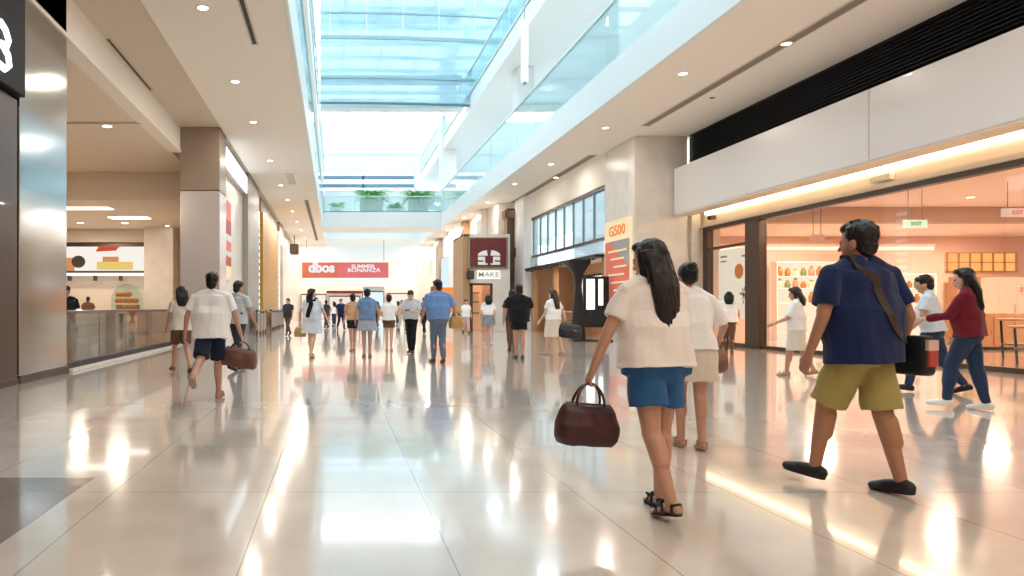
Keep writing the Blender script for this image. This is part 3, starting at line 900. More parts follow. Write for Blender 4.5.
obj('shelf_board', box(B(), mx0, mx1 + .3, Yb - .6, Yb - .1, wz(276, Yb), wz(273.5, Yb)), emis('shelf_edge_glow', 'fffaf0', 1.6), t)
bm = B()
for k in range(5): box(bm, mx0 + .3 + k * 1.3, mx0 + .38 + k * 1.3, Yb - .5, Yb - .1, wz(281, Yb), wz(276, Yb))
obj('bracket', bm, M['bronze'], t)
# counter under it
t = thing('food_counter', 'long food court counter with white top below the menu board', 'counter', (-12, 33.5, 0))
obj('body', box(B(), -17, -8.9, 33.2, 34.0, .1, 1.05), M['tan'], t, bev=.01)
obj('worktop', box(B(), -17.05, -8.85, 33.1, 34.1, 1.05, 1.12), M['white'], t, bev=.01)
obj('plinth', box(B(), -16.9, -9.0, 33.3, 34, 0, .1), M['black'], t)
# arched bakery case and appliances on the counter
t = thing('bakery_case', 'arched glass bakery case with orange-brown bread on the food counter', 'display case', (-9.95, 33.55, 1.12))
bm = B(); prism(bm, [(-10.65, 33.3, 1.12)] + [(-9.95 - .7 * math.cos(PI * k / 12), 33.3, 1.6 + .75 * math.sin(PI * k / 12)) for k in range(13)] + [(-9.25, 33.3, 1.12)], (0, .5, 0)); obj('arched_cover', bm, M['glass'], t)
bm = B()
rnd = random.Random(5)
for k in range(16): ell(bm, (-10.4 + (k % 6) * .18, 33.55 + rnd.uniform(-.12, .12), 1.25 + (k // 6) * .3), (.13, .1, .13), seg=10, nr=6)
obj('bread', bm, mat('baked_bread', 'c47a3c', .7, var=.2), t, smooth=True)
t = thing('coffee_machine', 'dark boxy coffee machine on the food counter beside the bakery case', 'coffee machine', (-13.0, 33.6, 1.12))
obj('body', box(B(), -13.4, -12.6, 33.3, 33.9, 1.2, 1.75), M['brown'], t, bev=.03)
obj('drip_tray', box(B(), -13.35, -12.65, 33.15, 33.9, 1.12, 1.2), M['silver'], t, bev=.01)
obj('spout', tube(B(), [(-13.0, 33.3, 1.55), (-13.0, 33.22, 1.55), (-13.0, 33.22, 1.42)], .025, 8), M['silver'], t)
# small tables inside
def cafe_table(x, y, label):
    t = thing('cafe_table', label, 'table', (x, y, 0))
    bm = B(); lathe(bm, (x, y, .74), [(.02, 0), (.42, 0), (.44, .015), (.42, .03), (.02, .03)], 28); obj('tabletop', bm, M['white'], t)
    bm = B(); lathe(bm, (x, y, 0), [(.25, 0), (.25, .02), (.04, .05), (.035, .7), (.12, .74)], 20); obj('pedestal', bm, M['black'], t, smooth=True)
cafe_table(-8.6, 20.5, 'small round white cafe table behind the glass balustrade')
cafe_table(-9.6, 25.5, 'round white cafe table further inside the food hall')
# strips in the food hall ceiling
for (px0, px1, py, n) in ((58, 111, 208, 'longer bright linear ceiling light in the food hall'), (110, 149, 217.5, 'shorter bright linear ceiling light nearer the pillar in the food hall')):
    Yl = (5.22 - HC) * F / (308 - py)
    t = thing('linear_ceiling_light', n, 'ceiling light', (wx((px0 + px1) / 2, Yl), Yl, 5.2))
    obj('diffuser', box(B(), wx(px0, Yl), wx(px1, Yl), Yl - .35, Yl + .35, 5.195, 5.215), M['striplamp'], t)
    obj('frame', box(B(), wx(px0, Yl) - .04, wx(px1, Yl) + .04, Yl - .4, Yl + .4, 5.207, 5.219), M['white'], t)
disc_light('food_hall_downlight', wx(107, 19.4), 19.4, 6.25, .16, 'round downlight in the cream ceiling over the glass balustrade', 'downlight', M['lamp'], M['white'])
for i, x in enumerate((-14.2, -12.0, -9.9)):
    disc_light('food_counter_downlight', x, 33.0, 5.22, .2, 'round downlight over the long food counter', 'downlight', M['lamp'], M['white'], 'downlights over the food counter')
disc_light('food_hall_downlight', -8.2, 34.2, 5.22, .14, 'round downlight beside the cream food hall pillar', 'downlight', M['lamp'], M['white'])
# side lining of the food hall behind silver column
struct('wall_food_hall_side', box(B(), -5.0, -4.95, 23.9, 36.3, 0, 6.3), M['creamwall'])

# glass balustrade along the food hall
t = thing('glass_balustrade', 'long brownish glass balustrade with dark handrail along the food hall', 'balustrade', (-5.05, 17.8, 0))
obj('kerb', box(B(), -5.25, -4.9, 13.1, 22.6, 0, .06), M['cream'], t, bev=.01)
obj('base_channel', box(B(), -5.12, -5.0, 13.1, 22.6, .06, .16), M['black'], t)
for k in range(5):
    obj('glass_panel', box(B(), -5.07, -5.05, 13.12 + k * 1.9, 14.98 + k * 1.9, .16, 1.1), M['glass_smoke'], t)
obj('handrail', box(B(), -5.12, -5.0, 13.06, 22.6, 1.1, 1.16), M['brown'], t, bev=.012)
# tray-return bins etc. right behind the rail
t = thing('brown_seat_bench', 'dark upholstered bench back just behind the glass balustrade', 'bench', (-6.6, 20, 0))
obj('seat', box(B(), -6.5, -6.0, 17.2, 21.8, .3, .48), M['brown'], t, bev=.04)
obj('backrest', box(B(), -6.65, -6.5, 17.2, 21.8, .3, 1.0), mat('olive_upholstery', '6d6245', .8), t, bev=.04)
for y in (17.4, 19.5, 21.6): obj('leg', box(B(), -6.6, -6.1, y - .04, y + .04, 0, .3), M['black'], t)

# near left sign above brown wall
t = thing('black_sign_box', 'black sign box with glowing white characters above the dark brown wall', 'sign', (-4.95, 9.8, 4.5))
obj('sign_case', box(B(), -5.02, -4.86, 7.0, 11.0, 4.5, 7.0), M['dark'], t, bev=.02)
bm = B()
yc, zc = wx(0, 1) * 0 + 10.15, 4.72
def stroke(pts, r=.05):
    tube(bm, [(-4.84, yc + a, zc + b) for a, b in pts], r, 8)
stroke([(-.05, .62), (.12, .56), (.22, .44), (.16, .34), (.0, .32)])
stroke([(.0, .32), (.2, .22), (.24, .08), (.1, -.02), (-.1, 0)])
stroke([(-.6, .62), (-.6, 0)]); stroke([(-.6, .62), (-.3, .6), (-.3, .3), (-.6, .3)]); stroke([(-.45, .3), (-.25, 0)])
obj('lit_character', bm, emis('sign_white_glow', 'eefaff', 3.0), t, smooth=True)

# ---- ceiling fittings of the hall
LIGHTS = []
g = 'downlights along the ceiling strip left of the atrium'
for i, y in enumerate((9.5, 13.5, 17.9, 21.8, 27.5, 33.0, 37.5, 41.9, 47.0, 52.0, 58.0)):
    disc_light('hall_downlight', -2.55, y, ZC, .125, 'round recessed downlight in the white ceiling strip on the food hall side', 'downlight', M['lamp'], M['white'], g)
    LIGHTS.append((-2.55, y, ZC - .1))
g = 'downlights along the ceiling strip by the shops'
for i, (x, y) in enumerate(((8.6, 4.5), (8.6, 11.0), (8.6, 17.3), (8.7, 22.5), (8.7, 28.2), (8.4, 32.7), (8.4, 38.5), (8.3, 45.0), (8.3, 52.0))):
    disc_light('hall_downlight', x, y, ZC, .125, 'round recessed downlight in the white ceiling strip on the shop side', 'downlight', M['lamp'], M['white'], g)
    LIGHTS.append((x, y, ZC - .1))
def slot(x0, x1, y0, y1, label, m=None):
    t = thing('linear_diffuser', label, 'air diffuser', ((x0 + x1) / 2, (y0 + y1) / 2, ZC))
    z = ZC if x0 > -3.67 else ZC + .05
    obj('slot', box(B(), x0 + .03, x1 - .03, y0 + .03, y1 - .03, z - .012, z), m or M['black'], t)
    obj('frame', box(box(B(), x0, x0 + .035, y0, y1, z - .02, z), x1 - .035, x1, y0, y1, z - .02, z), M['ceil_beige'], t)
slot(-1.84, -1.68, 10.5, 15.4, 'black linear air slot nearest the viewer in the left ceiling strip')
slot(-1.66, -1.42, 37.6, 60, 'long dark linear air slot far along the left ceiling strip')
slot(9.72, 10.02, 9.0, 22.3, 'grey linear air slot in the ceiling near the louvred grille', M['greyslot'])
slot(9.6, 9.95, 26.5, 43, 'grey linear air slot in the ceiling above the blue window band', M['greyslot'])
slot(-5.0, -4.86, 15.2, 18.8, 'dark linear slot in the beige ceiling beside the beam')
disc_light('hall_downlight', 9.87, 15.3, ZC - .014, .12, 'round downlight set into the grey air slot near the louvred grille', 'downlight', M['lamp'], M['white'])
disc_light('hall_downlight', 9.78, 31.0, ZC - .014, .12, 'round downlight set into the grey slot above the blue window band', 'downlight', M['lamp'], M['white'])
disc_light('sprinkler_head', 10.4, 19.3, ZC, .07, 'tiny grey sprinkler in the ceiling before the cream column', 'sprinkler', M['greyslot'], M['greyslot'])
t = thing('ceiling_vent', 'small square slatted vent in the white ceiling strip on the food hall side', 'vent', (-2.0, 31.5, ZC))
bm = B()
for k in range(6): box(bm, -2.15, -1.8, 30.2 + k * .45, 30.4 + k * .45, ZC - .02, ZC)
obj('slat', bm, M['ceil_beige'], t)
obj('frame', box(box(B(), -2.2, -2.15, 30.1, 32.8, ZC - .02, ZC), -1.8, -1.75, 30.1, 32.8, ZC - .02, ZC), M['white'], t)

# ---- atrium upper levels
# level-two floors either side and their ceilings
struct('slab_upper_right', box(B(), AX1 + .02, 20, AY0 - 2, AY1 + 2, 7.6, 7.9), M['bluewhite'])
struct('slab_upper_left', box(B(), -14, AX0 - .02, AY0 - 2, AY1 + 2, 7.6, 7.9), M['bluewhite'])
struct('ceiling_upper_right', box(B(), AX1 + .1, 20, AY0, AY1, 12.6, 13.5), M['white'])
struct('ceiling_upper_left', box(B(), -14, AX0 - .1, AY0, AY1, 12.6, 13.5), M['white'])
struct('wall_upper_right', box(B(), 15, 15.3, AY0 - 2, AY1, 7.9, 12.6), M['bluewhite'])
struct('wall_upper_left', box(B(), -8, -7.7, AY0 - 2, AY1, 7.9, 12.6), M['bluewhite'])
struct('wall_top_right', box(B(), 11.5, 11.8, AY0 - 2, AY1, 13.5, 20.5), M['bluewhite'])
struct('wall_top_left', box(B(), -5, -4.7, AY0 - 2, AY1, 13.5, 20.5), M['bluewhite'])
struct('wall_upper_near', box(B(), -14, 20, AY0 - 2.3, AY0 - 2, 7.6, 20.5), M['bluewhite'])
# balustrades
def upper_balustrade(x, z0, h, y0, y1, label, n):
    t = thing('upper_balustrade', label, 'balustrade', (x, (y0 + y1) / 2, z0))
    L = (y1 - y0) / n
    for k in range(n):
        obj('glass_panel', box(B(), x - .015, x + .015, y0 + k * L + .02, y0 + (k + 1) * L - .02, z0, z0 + h), M['glass_rail'], t)
    obj('handrail', box(B(), x - .05, x + .05, y0, y1, z0 + h, z0 + h + .09), M['paleframe'], t, bev=.015)
    obj('base_rail', box(B(), x - .04, x + .04, y0, y1, z0, z0 + .1), M['paleframe'], t)
upper_balustrade(AX1 - .02, 7.9, 1.7, AY0, AY1, 'long glass balustrade along the second level on the shop side of the atrium', 12)
upper_balustrade(AX0 + .02, 7.95, 1.6, AY0, AY1, 'long glass balustrade along the second level on the food hall side of the atrium', 12)
upper_balustrade(AX1 + .08, 13.5, 1.3, AY0, AY1, 'third level glass balustrade high on the shop side of the atrium', 12)
upper_balustrade(AX0 - .08, 13.5, 1.3, AY0, AY1, 'third level glass balustrade high on the food hall side of the atrium', 12)
# white columns of the atrium
struct('column_atrium_far', box(B(), 7.6, 8.7, 50.2, 51.2, 7.9, 20), M['white'], bev=.03)
struct('column_atrium_near', box(B(), 8.6, 9.4, 33.0, 34.0, 7.9, 12.6), M['white'], bev=.03)
# hanging tube lantern
x = 7.45
t = thing('tube_lantern', 'slim white vertical tube lantern hanging from the atrium roof by the upper balustrade', 'lantern', (x, 27.5, 11))
bm = B(); lathe(bm, (x, 27.5, wz(82, 27.5)), [(.05, 0), (.14, .02), (.14, 2.4), (.05, 2.42)], 20); obj('tube_shade', bm, emis('tube_glow', 'ffffff', 1.5), t, smooth=True)
obj('end_cap', tube(B(), [(x, 27.5, wz(82, 27.5) - .1), (x, 27.5, wz(82, 27.5))], .08, 12), M['tealframe'], t)
obj('suspension_rod', tube(B(), [(x, 27.5, wz(82, 27.5) + 2.4), (x, 27.5, 20.2)], .02, 8), M['tealframe'], t)

# second-level bridge with planters
struct('bridge_deck', box(B(), AX0 + .06, AX1 - .12, 50, 53.2, 6.93, 8.05), M['bluewhite'], bev=.02)
t = thing('bridge_balustrade', 'clear glass balustrade in front of the ferns on the white bridge', 'balustrade', (3.4, 50.1, 8.05))
for k in range(4):
    w = (7.58 + .88) / 4
    obj('glass_panel', box(B(), -.86 + k * w, -.88 + (k + 1) * w, 50.1, 50.13, 8.05, 9.15), M['glass_rail'], t)
obj('handrail', box(B(), -.88, 7.58, 50.06, 50.17, 9.15, 9.22), M['paleframe'], t)
obj('base_rail', box(B(), -.88, 7.58, 50.05, 50.18, 8.05, 8.16), M['tealframe'], t)
def frond_bm(c, r, n, seed, up=1.0, w=.16):
    rnd = random.Random(seed); bm = B()
    for i in range(n):
        a = rnd.uniform(0, 6.28); L = r * rnd.uniform(.7, 1.1); el = rnd.uniform(.5, 1.3) * up
        d = Vector((math.cos(a), math.sin(a), 0)); s = Vector((-math.sin(a), math.cos(a), 0))
        pts = [Vector(c) + d * (L * t_) + Vector((0, 0, L * (math.sin(el) * t_ * 1.5 - 1.05 * t_ * t_))) for t_ in [k / 9 for k in range(10)]]
        for k in range(1, 9):
            p = pts[k]; q = pts[k + 1]
            l = w * math.sin(PI * min(1, (k + 1) / 10)) + .03
            for sg in (-1, 1):
                e = p + s * (sg * l) + (q - p) * .8 - Vector((0, 0, l * .25))
                v = [bm.verts.new(x_) for x_ in (p, p + (q - p) * .75, e)]
                bm.faces.new(v)
        tube(bm, pts, [.012 - .001 * k for k in range(10)], 4)
    return bm
def fern(x, y, r, n, label, m, seed, wbox, h=1.1):
    t = thing('potted_fern', label, 'plant', (x, y, 8.05))
    bm = box(B(), x - wbox / 2, x + wbox / 2, y - .28, y + .28, 8.05, 8.05 + h)
    obj('planter_box', bm, M['white'], t, bev=.03)
    obj('soil', box(B(), x - wbox / 2 + .04, x + wbox / 2 - .04, y - .24, y + .24, 8.05 + h - .01, 8.05 + h + .02), M['brown'], t)
    obj('foliage', frond_bm((x, y, 8.05 + h + .03), r, n, seed), m, t)
fern(wx(372, 50.8), 51.3, 1.45, 110, 'large arching green fern in a white planter on the bridge', M['leaf'], 11, 1.7)
fern(wx(419, 50.8), 51.3, 1.35, 100, 'second green fern in a white planter nearer the white atrium column', M['leaf'], 12, 1.5)
fern(wx(396, 51.2), 52.5, .8, 50, 'lower pale green fern between the two large ferns', M['leaf2'], 13, 1.2, .6)
fern(wx(336, 51.6), 52.4, .8, 40, 'thin dark fern at the food hall end of the bridge', M['leaf'], 14, .9, .7)

# far end of the atrium above the hall
bm = box(B(), -14, 20, 64.3, 64.6, 7.0, 8.9)
box(bm, -14, 20, 64.3, 64.6, 10.2, 12.0)
box(bm, -14, 20, 64.3, 64.6, 13.7, 18.3)
struct('wall_atrium_end', bm, M['bluewhite'])
struct('trim_atrium_end', box(B(), -1.2, 7.9, 64.2, 64.32, 15.3, 15.36), M['paleframe'])
struct('window_1', box(B(), -14, 20, 64.45, 64.5, 8.9, 10.2), M['glass_frost'])
t = thing('louvred_blind', 'blue-grey horizontal louvred blind across the window above the ferns', 'blind', (3.3, 64.3, 12.0))
bm = B()
for k in range(2): box(bm, -1.3, 7.2, 64.0, 64.14, 12.2 + k * .75, 12.55 + k * .75)
obj('slat', bm, mat('blue_grey_slat', '6f8aa0', .5), t)
obj('frame', box(box(box(B(), -1.5, -1.3, 64.0, 64.2, 12.0, 13.7), 7.2, 7.4, 64.0, 64.2, 12.0, 13.7), 2.5, 2.65, 64.0, 64.2, 12.0, 13.7), M['paleframe'], t)
struct('window_2', box(B(), -14, 20, 64.45, 64.5, 12.0, 13.7), M['glass_frost'])
# roof skylight
t = struct('skylight_roof', box(B(), -5, 11.8, AY0 - 2, 66, 20.4, 20.43), M['glass_blue'])
bm = B()
for k in range(22):
    y = 4 + k * 2.9
    box(bm, -5, 11.8, y, y + .12, 20.1, 20.4)
for x in (-2.2, .6, 3.4, 6.2, 9.0):
    box(bm, x, x + .12, AY0 - 2, 66, 20.15, 20.4)
struct('roof_frame', bm, M['paleframe'])
# arched fan of glazing bars at the end of the roof
t = thing('arched_fanlight', 'curved white fanlight of glazing bars at the far end of the atrium roof', 'window', (3.4, 63.8, 18.4))
bm = B()
pa = [(-.6 + 8.0 * k / 14, 63.6, 19.55 - .95 * math.sin(PI * k / 14)) for k in range(15)]
pb = [(-.6 + 8.0 * k / 14, 63.6, 20.15) for k in range(15)]
tube(bm, pa, .05, 6); tube(bm, pb, .05, 6)
for k in range(1, 14, 2): tube(bm, [pa[k], pb[k]], .04, 6)
obj('glazing_bar', bm, M['tealframe'], t)

# curved glass screen of the third-level bridge, bowed in plan
def bow(x):       # depth of the screen at x
    u = (x - AX0) / (AX1 - AX0)
    return 39.9 + .55 * u * u
xs = [AX0 + .1 + (AX1 + 6.0 - AX0) * k / 28 for k in range(29)]
t = thing('curved_glass_screen', 'great curved cyan glass wall of the upper bridge crossing the atrium', 'glass wall', (3.4, 40, 12.9))
def ribbon(bm, z0, z1, th, dy=0.0):
    for a, b in zip(xs, xs[1:]):
        prism(bm, [(a, bow(a) + dy, z0), (b, bow(b) + dy, z0), (b, bow(b) + dy, z1), (a, bow(a) + dy, z1)], (0, th, 0))
    return bm
for (a, b) in ((12.95, 14.3), (14.4, 16.6), (16.7, 19.4)):
    obj('glass_band', ribbon(B(), a, b, .03), M['glass_screen'], t)
obj('bottom_rail', ribbon(B(), 12.84, 12.95, .12, -.05), mat('slate_rail', '50707c', .4), t)
obj('mullion', ribbon(B(), 14.3, 14.42, .1, -.04), M['tealframe'], t)
obj('mullion', ribbon(B(), 16.55, 16.75, .1, -.04), M['tealframe'], t)
obj('mullion', ribbon(B(), 18.0, 18.1, .1, -.04), M['tealframe'], t)
obj('mullion', ribbon(B(), 19.3, 19.5, .1, -.04), M['tealframe'], t)
bm = B()
for k in (1, 5, 9, 13, 17, 21):
    a = xs[k]; box(bm, a, a + .05, bow(a) - .02, bow(a) + .05, 16.7, 19.4)
obj('vertical_joint', bm, M['paleframe'], t)
struct('bridge_upper_deck', box(B(), AX0 + .1, AX1 - .1, 41.4, 42.2, 13.0, 13.3), M['bluewhite'])
struct('bridge_upper_backing', box(box(B(), AX0 + .1, AX1 - .1, 42.0, 42.2, 14.6, 15.2), AX0 + .1, AX1 - .1, 42.0, 42.2, 18.3, 19.0), M['paleframe'])

# ================================================================== PEOPLE
def bake(name, bm, voxel, smooth_it=4, mats=None, smooth=0.5):
    """grow one continuous skin over overlapping shapes"""
    bmesh.ops.recalc_face_normals(bm, faces=bm.faces)
    me = bpy.data.meshes.new(name); bm.to_mesh(me); bm.free()
    o = bpy.data.objects.new(name, me); COL.objects.link(o)
    md = o.modifiers.new('r', 'REMESH'); md.mode = 'VOXEL'; md.voxel_size = voxel; md.use_smooth_shade = True
    ms = o.modifiers.new('s', 'SMOOTH'); ms.iterations = smooth_it; ms.factor = smooth
    dg = bpy.context.evaluated_depsgraph_get()
    out = bpy.data.meshes.new_from_object(o.evaluated_get(dg))
    out.name = name
    bpy.data.objects.remove(o); bpy.data.meshes.remove(me)
    out.materials.clear()
    for m in (mats or []): out.materials.append(m)
    for p in out.polygons: p.use_smooth = True
    return out

def ripple(me, amp, sc, seed=0, stretch=(1, 1, 1)):
    off = Vector((seed * 3.1, seed * 1.7, seed * 2.3))
    ns = [v.normal.copy() for v in me.vertices]
    for v, n in zip(me.vertices, ns):
        q = Vector((v.co.x * stretch[0], v.co.y * stretch[1], v.co.z * stretch[2])) * sc + off
        v.co += n * (noise.noise(q) * amp)

def child(name, me, parent, label=None):
    o = bpy.data.objects.new(name, me); COL.objects.link(o); o.parent = parent
    if label: o['label'] = label
    return o

shoe_cache = {}
def shoe_mesh(kind, m, vox):
    """in the foot's own frame: ankle at the origin, toes toward +Y, sole at z = -.085"""
    key = (kind, m.name, round(vox, 4))
    if key in shoe_cache: return shoe_cache[key]
    bm = B()
    if kind == 'sandal':
        loft(bm, [(-.088, .038, .115, .055), (-.068, .04, .12, .055)], seg=20, power=2.6)
        capsule(bm, (-.043, .10, -.07), (.02, .125, -.02), .012, .012); capsule(bm, (.02, .125, -.02), (.046, .09, -.07), .012, .012)
        capsule(bm, (.043, .10, -.07), (-.02, .125, -.02), .010, .010)
        capsule(bm, (-.043, .04, -.075), (-.02, .06, -.002), .010, .010); capsule(bm, (-.02, .06, -.002), (.03, .055, -.002), .010, .010); capsule(bm, (.03, .055, -.002), (.043, .03, -.075), .010, .010)
        capsule(bm, (-.036, -.03, -.07), (-.036, -.035, -.02), .009, .009); capsule(bm, (.036, -.03, -.07), (.036, -.035, -.02), .009, .009)
        capsule(bm, (-.036, -.035, -.02), (0, -.062, -.015), .009, .009); capsule(bm, (.036, -.035, -.02), (0, -.062, -.015), .009, .009)
    else:
        sneaker = kind == 'sneaker'
        top = -.005 if sneaker else -.03
        capsule(bm, (0, -.035, -.05), (0, .12, -.058), .040, .040)
        ell(bm, (0, .12, -.058), (.047, .075, .034)); ell(bm, (0, -.035, -.045), (.04, .045, .045))
        capsule(bm, (0, -.02, -.03), (0, .09, -.045), .038, .036)
        loft(bm, [(-.09, .04, .125, .055), (-.072, .043, .13, .055)], seg=20, power=2.8)
        if sneaker: loft(bm, [(-.05, .04, .06, -.01), (top, .038, .048, -.012)], seg=16)
    me = bake('shoe', bm, max(vox, .005 if kind != 'sandal' else .0045), 3, [m])
    for v in me.vertices:
        if v.co.z < -.085: v.co.z = -.085
    shoe_cache[key] = me
    return me

def person(label, X, Y, H=1.65, head=0, sex='f', fat=1.0, lean=0, skin='skin', hair='long', hair_m='hair',
           legs=((0, 0, 0), (0, 0, 0)), arms=((5, 8, 12, 0), (5, 8, 12, 0)), look=(0, 0), wide=1.18, ly=0, top='tee', top_m=None, bottom='shorts', bottom_m=None,
           hem=0.86, bhem=0.5, shoe='sandal', shoe_m=None, vox=.008, curl=.35, sleeve=.6, seed=1, hairlen=.32, extra=None):
    """legs: (left, right) of (hip flex, knee bend, toe-down); arms: (left, right) of (flex, abduct, elbow, inward); degrees.
       The figure faces +Y before it is turned by head (degrees, counter-clockwise)."""
    f = sex == 'f'
    S = H / 1.705
    sh_w = .163 if f else .19
    sh_r = .047 if f else .056
    L = Matrix.Translation((0, 0, .95)) @ Matrix.Rotation(R(-lean), 4, 'X') @ Matrix.Translation((0, 0, -.95))
    def TX(v): return L @ Vector(v)
    wa, hi, ch = (.122, .172, .148) if f else (.143, .165, .168)
    fw = .5 + .5 * wide
    sh_w *= fw
    wa *= fat * wide; hi *= (fat * .5 + .5) * fw; ch *= (fat * .5 + .5) * wide * .97
    wad = .097 * fat * fw
    torso = [(.83, .09, .07, -.01), (.87, hi * .93, .112, -.012), (.93, hi, .122 * (fat * .4 + .6), -.015), (1.00, (hi + wa) / 2, .108 * fat, -.005),
             (1.07, wa, wad, .003), (1.15, (wa + ch) / 2, wad * 1.04, .006), (1.25, ch, .112, .008), (1.33, ch * 1.03, .106, 0), (1.385, ch * .90, .086, -.012), (1.42, .10, .064, -.014), (1.46, .055, .054, -.008)]
    bm = B()
    loft(bm, torso, L)
    if f:
        for s in (-1, 1): ell(bm, (s * .07, .085, 1.245), (.058, .052, .055), L)
    for s in (-1, 1): capsule(bm, (s * .03, -.02, 1.455), (s * sh_w * .85, -.018, 1.395), .045, .042, Mx=L)
    # neck and head
    nr = .046 if f else .056
    capsule(bm, (0, -.012, 1.40), (0, .004, 1.52), nr * 1.12, nr, Mx=L)
    HM = L @ Matrix.Translation((0, .0, 1.462)) @ Matrix.Scale(1.06, 4) @ Matrix.Rotation(R(look[0]), 4, 'Z') @ Matrix.Rotation(R(-look[1]), 4, 'X')
    ell(bm, (0, -.008, .148), (.074, .092, .087), HM, 20, 14)
    ell(bm, (0, .028, .09), (.059, .06, .078), HM)
    ell(bm, (0, .035, .034), (.042, .047, .032), HM)
    capsule(bm, (0, .084, .112), (0, .101, .078), .008, .0125, Mx=HM)
    ell(bm, (0, .078, .126), (.048, .014, .009), HM)
    ell(bm, (0, .083, .043), (.022, .011, .009), HM)
    for s in (-1, 1):
        ell(bm, (s * .077, -.008, .095), (.009, .021, .032), HM)
        ell(bm, (s * .031, .074, .108), (.014, .012, .009), HM)
    # legs
    feet = []; lj = []
    for s, (fl, kn, toe) in zip((-1, 1), legs):
        hip = Vector((s * .082, -.005, .93))
        a = R(fl); b = R(fl - kn)
        knee = hip + .435 * Vector((0, math.sin(a), -math.cos(a))) + Vector((-s * .008, 0, 0))
        ank = knee + .415 * Vector((0, math.sin(b), -math.cos(b))) + Vector((-s * .008, 0, 0))
        LZ = Matrix.Rotation(R(ly), 4, 'Z'); hip = LZ @ hip; knee = LZ @ knee; ank = LZ @ ank
        tr = .082 * (.55 + .45 * fat) * (1.03 if f else 1) * (.75 + .25 * wide); lk = .65 + .35 * wide
        capsule(bm, hip + Vector((0, 0, -.03)), knee, tr, .054)
        up = LZ @ Vector((0, math.cos(b), math.sin(b)))
        capsule(bm, knee, ank, .052 * lk, .034 * (1 + lk) / 2)
        capsule(bm, knee + (ank - knee) * .14 - up * .012, knee + (ank - knee) * .45 - up * .014, .051 * lk, .047 * lk)
        FM = Matrix.Translation(ank) @ Matrix.Rotation(R(ly - s * 7), 4, 'Z') @ Matrix.Rotation(R(-toe), 4, 'X')
        capsule(bm, (0, -.03, -.04), (0, .10, -.062), .034, .026, Mx=FM)
        ell(bm, (0, .125, -.064), (.038, .055, .018), FM)
        ell(bm, (0, -.035, -.05), (.031, .034, .034), FM)
        feet.append(FM); lj.append((hip, knee, ank, tr))
    # arms
    hands = []; aj = []
    for s, (fl, ab, el, inn) in zip((-1, 1), arms):
        sh = TX((s * sh_w, -.014, 1.375))
        a = R(fl)
        u = Vector((s * math.sin(R(ab)), math.sin(a) * math.cos(R(ab)), -math.cos(a) * math.cos(R(ab)))).normalized()
        elb = sh + u * .285
        e = R(fl + el)
        d = Vector((s * math.sin(R(ab)) * .5 - s * math.sin(R(inn)), math.sin(e), -math.cos(e))).normalized()
        wr = elb + d * .24
        capsule(bm, TX((s * sh_w * .55, -.012, 1.37)), sh, .06, sh_r)
        capsule(bm, sh, elb, sh_r * .93 * (.7 + .3 * fat), .038)
        capsule(bm, elb, wr, .038, .026)
        nrm = Vector((-s, 0, 0)); nrm = (nrm - d * nrm.dot(d)).normalized()
        w_ = d.cross(nrm) * (1 if s < 0 else -1)
        if w_.y < 0 and abs(w_.y) > .2: w_ = -w_
        HR = Matrix((w_, nrm, d)).transposed()
        hm = Matrix.Translation(wr) @ HR.to_4x4()
        sc = .93 if f else 1.0
        ell(bm, (0, 0, .05 * sc), (.040 * sc, .0165, .052 * sc), hm)
        thick = max(.0085, vox * 1.02)
        for k, (ox, ln) in enumerate(((.031, .070), (.0105, .080), (-.010, .074), (-.030, .058))):
            if vox > .009: ox *= 1.15
            p = Vector((ox * sc, 0, .088 * sc)); ang = curl * .5
            for seg_ in range(3):
                q = p + Vector((0, math.sin(ang), math.cos(ang))) * (ln * sc * (.42, .32, .26)[seg_])
                capsule(bm, p, q, thick * (1 - .08 * seg_), thick * (.92 - .08 * seg_), 8, Mx=hm)
                p = q; ang += curl
        p = Vector((.030, .004, .03)); q = Vector((.056, .016, .062)); r_ = Vector((.058, .026 + curl * .01, .095))
        capsule(bm, p, q, thick * 1.2, thick, 8, Mx=hm); capsule(bm, q, r_, thick, thick * .85, 8, Mx=hm)
        hands.append(hm @ Vector((0, .02, .095))); aj.append((sh, elb, wr, u, d))
    # rest on the lowest sole
    lowest = 9
    for FM in feet:
        for y in (-.07, .17):
            lowest = min(lowest, (FM @ Vector((0, y, -.086))).z)
    D = Matrix.Scale(S, 4) @ Matrix.Translation((0, 0, -lowest))
    vx = vox / S
    me = bake('person', bm, vx, 4, [M[skin], M['eye'], M['lips']])
    HI = HM.inverted()
    for p in me.polygons:
        q = HI @ p.center
        if .066 < q.y and abs(q.z - .108) < .006 and abs(abs(q.x) - .031) < .011: p.material_index = 1
        elif .072 < q.y and abs(q.z - .042) < .007 and abs(q.x) < .021: p.material_index = 2
    me.transform(D)
    root = bpy.data.objects.new('person', me); COL.objects.link(root)
    root.location = (X, Y, 0); root.rotation_euler = (0, 0, R(head))
    tag(root, label, 'person')

    def piece(nm, b_, m, v=None, it=4, rip=None, lab=None):
        me_ = bake(nm, b_, v or vx, it, [m])
        if rip: ripple(me_, *rip)
        me_.transform(D)
        return child(nm, me_, root, lab)

    # hair
    b_ = B()
    ell(b_, (0, -.020, .158), (.083, .094, .088), HM, 22, 14)
